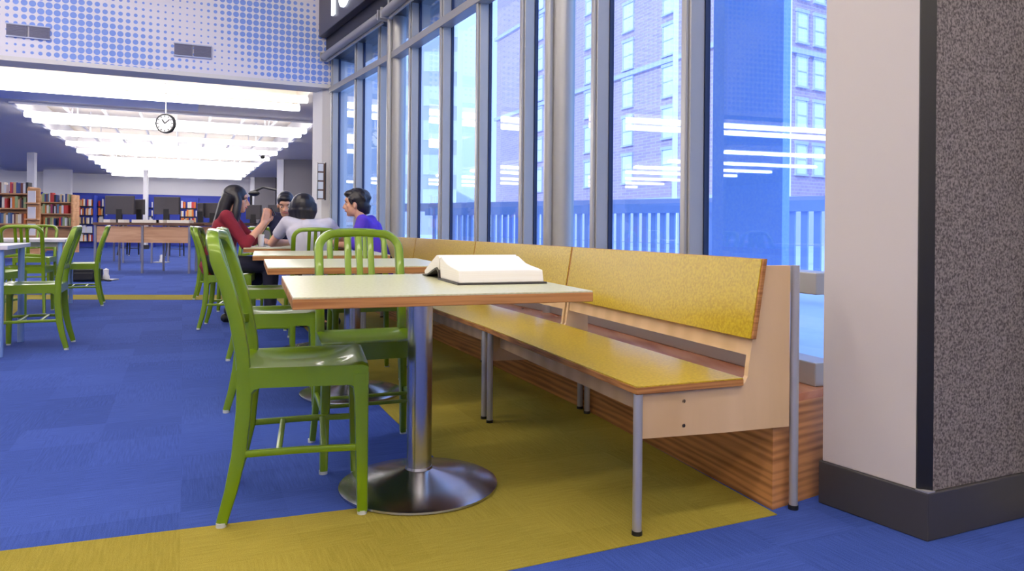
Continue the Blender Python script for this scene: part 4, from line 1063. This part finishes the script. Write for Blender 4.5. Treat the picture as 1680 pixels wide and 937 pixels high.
def bwin(d, n, u, z, w=1.25, h=1.85):
    fr = MB(); wbox(d, n, u, w + 0.2, z - 0.12, z, 0.0, 0.16, fr); wbox(d, n, u, w + 0.2, z + h, z + h + 0.2, 0.0, 0.14, fr)
    wbox(d, n, u - w / 2, 0.1, z, z + h, 0, 0.1, fr); wbox(d, n, u + w / 2, 0.1, z, z + h, 0, 0.1, fr); wbox(d, n, u, w, z + h * 0.48, z + h * 0.52, 0, 0.09, fr)
    f = fr.build('window', M['stone'], bt)
    g = MB(); wbox(d, n, u, w, z, z + h, 0.0, 0.05, g); g.build('pane', M['extwin'], f)
st_h = 2.62
us = [along(bc.xy, d1, p) for p in (1096, 1029, 966)] 
zz0 = CH + ray(1029, 300)[1] * (bc.y + d1.y * us[1])
for u in us + [us[-1] + 4.6, us[-1] + 8.5]:
    for k in range(8): bwin(d1, ow, u, zz0 + k * st_h)
us2 = [along(bc.xy, d2, p) for p in (1312, 1340)]
for u in us2 + [us2[1] + 2.4]:
    for k in range(8): bwin(d2, ow2, u, zz0 + 0.2 + k * st_h, 1.0, 1.75)
m = MB()
for k in (3, 6): 
    z = zz0 - 0.55 + k * st_h
    wbox(d1, ow, 17, 34.4, z, z + 0.3, 0, 0.22, m); wbox(d2, ow2, 11, 22.2, z, z + 0.3, 0, 0.22, m)
m.build('stone_band', M['stone'], bt)
# second pale block far left beyond the first
b2 = empty('pale_building', (-12, 84, 0)); tag(b2, 'pale tower behind the brick building, seen through the left windows', 'building')
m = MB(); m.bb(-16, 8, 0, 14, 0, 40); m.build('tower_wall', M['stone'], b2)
for i in range(7):
    for k in range(9):
        m = MB(); m.bb(-14.4 + i * 3.2, -12.6 + i * 3.2, -0.08, 0, 3 + k * 4, 5.3 + k * 4); m.build('window', M['extwin'], b2)
# blue fence with rails and slats, parallel to the street
f0_ = D(1345, 376, 9.0); f1_ = D(700, 374, 15.0); fd = (f1_ - f0_).xy.normalized(); FL = (f1_ - f0_).xy.length
ft = empty('street_fence', (f0_.x, f0_.y, 0), math.atan2(fd.y, fd.x)); tag(ft, 'blue-grey slatted fence outside along the pavement', 'fence')
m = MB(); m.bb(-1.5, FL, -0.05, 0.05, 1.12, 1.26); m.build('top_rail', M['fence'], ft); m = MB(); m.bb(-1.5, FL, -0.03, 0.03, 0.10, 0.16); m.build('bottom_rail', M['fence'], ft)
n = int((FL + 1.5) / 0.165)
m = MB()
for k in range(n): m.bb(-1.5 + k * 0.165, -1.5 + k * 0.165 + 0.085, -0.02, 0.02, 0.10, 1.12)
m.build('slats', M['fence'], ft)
# canopy beam above the fence
m = MB(); m.prism([D(1400, 376, 11).xy, D(600, 374, 17.5).xy, (D(600, 374, 17.5).xy + Vector((0.3, 0.3))), (D(1400, 376, 11).xy + Vector((0.3, 0.3)))], 1.24, 1.42)
tag(m.build('outdoor_beam', M['stone']), 'long pale horizontal beam outside above the slatted fence', 'beam')
# blue mesh-covered panel close outside the large pane
pa = D(1168, 376, 6.5); pb = D(1283, 376, 6.0)
m = MB(); nn = (pb - pa).xy.normalized(); pp_ = Vector((-nn.y, nn.x)) * 0.12
m.prism([pa.xy, pb.xy, pb.xy + pp_, pa.xy + pp_], -0.02, 9.0); tag(m.build('screen_panel', M['bluemesh']), 'tall blue mesh panel standing outside the widest window pane', 'panel')
def post(px, Y, w, z0, z1, lab):  # white shaft added outdoors in place of a bright reflection in the glass
    q = D(px, 376, Y); t = empty('glass_streak_post', (q.x, q.y, 0)); tag(t, lab, 'post', 'white posts added for bright streaks in the glass')
    m = MB(); m.box((0, 0, (z0 + z1) / 2), (w, w, z1 - z0)); m.build('shaft', M['streak_white'], t, bevel=0.01)
    m = MB(); m.box((0, 0, z0 + 0.04), (w + 0.08, w + 0.08, 0.08)); m.build('foot', M['streak_white'], t)
post(1290, 17.5, 0.15, -0.02, 14, 'thin white post added for a bright streak at the right edge of the blue mesh panel')
post(1106, 19.0, 0.12, -0.02, 14, 'thin white post added for a bright streak in the pane left of the widest one')
post(766, 19.5, 0.55, -0.02, 14, 'broad white post added for a bright band in the middle windows')

# ------------------------------------------------------------------ light
w = bpy.data.worlds.new('sky'); SC.world = w; w.use_nodes = True; nt = w.node_tree
bg = nt.nodes['Background']
tc = nt.nodes.new('ShaderNodeTexCoord'); sx = nt.nodes.new('ShaderNodeSeparateXYZ'); nt.links.new(tc.outputs['Generated'], sx.inputs[0])
cr_ = nt.nodes.new('ShaderNodeValToRGB'); cr_.color_ramp.elements[0].position = 0.45; cr_.color_ramp.elements[1].position = 1.0
mr = nt.nodes.new('ShaderNodeMapRange'); mr.inputs['From Min'].default_value = -1; nt.links.new(sx.outputs[2], mr.inputs[0]); nt.links.new(mr.outputs[0], cr_.inputs[0])
cr_.color_ramp.elements[0].color = (0.66, 0.78, 1.0, 1); cr_.color_ramp.elements[1].color = (0.60, 0.74, 1.0, 1)
nt.links.new(cr_.outputs[0], bg.inputs[0]); bg.inputs[1].default_value = 2.6
sun = bpy.data.objects.new('sun', bpy.data.lights.new('sun', 'SUN')); COL.objects.link(sun)
sun.data.energy = 4.0; sun.data.color = (0.93, 0.94, 1.0); sun.data.angle = R(1)
dirv = Vector((0.55, 0.75, -0.42)); sun.rotation_euler = dirv.to_track_quat('-Z', 'Y').to_euler()
SC.view_settings.view_transform = 'Standard'; SC.view_settings.look = 'None'; SC.view_settings.exposure = 0.0; SC.view_settings.gamma = 1.0
SC.view_settings.use_curve_mapping = False
SC.cycles.max_bounces = 7; SC.cycles.diffuse_bounces = 4; SC.cycles.glossy_bounces = 4; SC.cycles.transparent_max_bounces = 12
SC.cycles.sample_clamp_indirect = 4.0; SC.cycles.caustics_reflective = False; SC.cycles.caustics_refractive = False
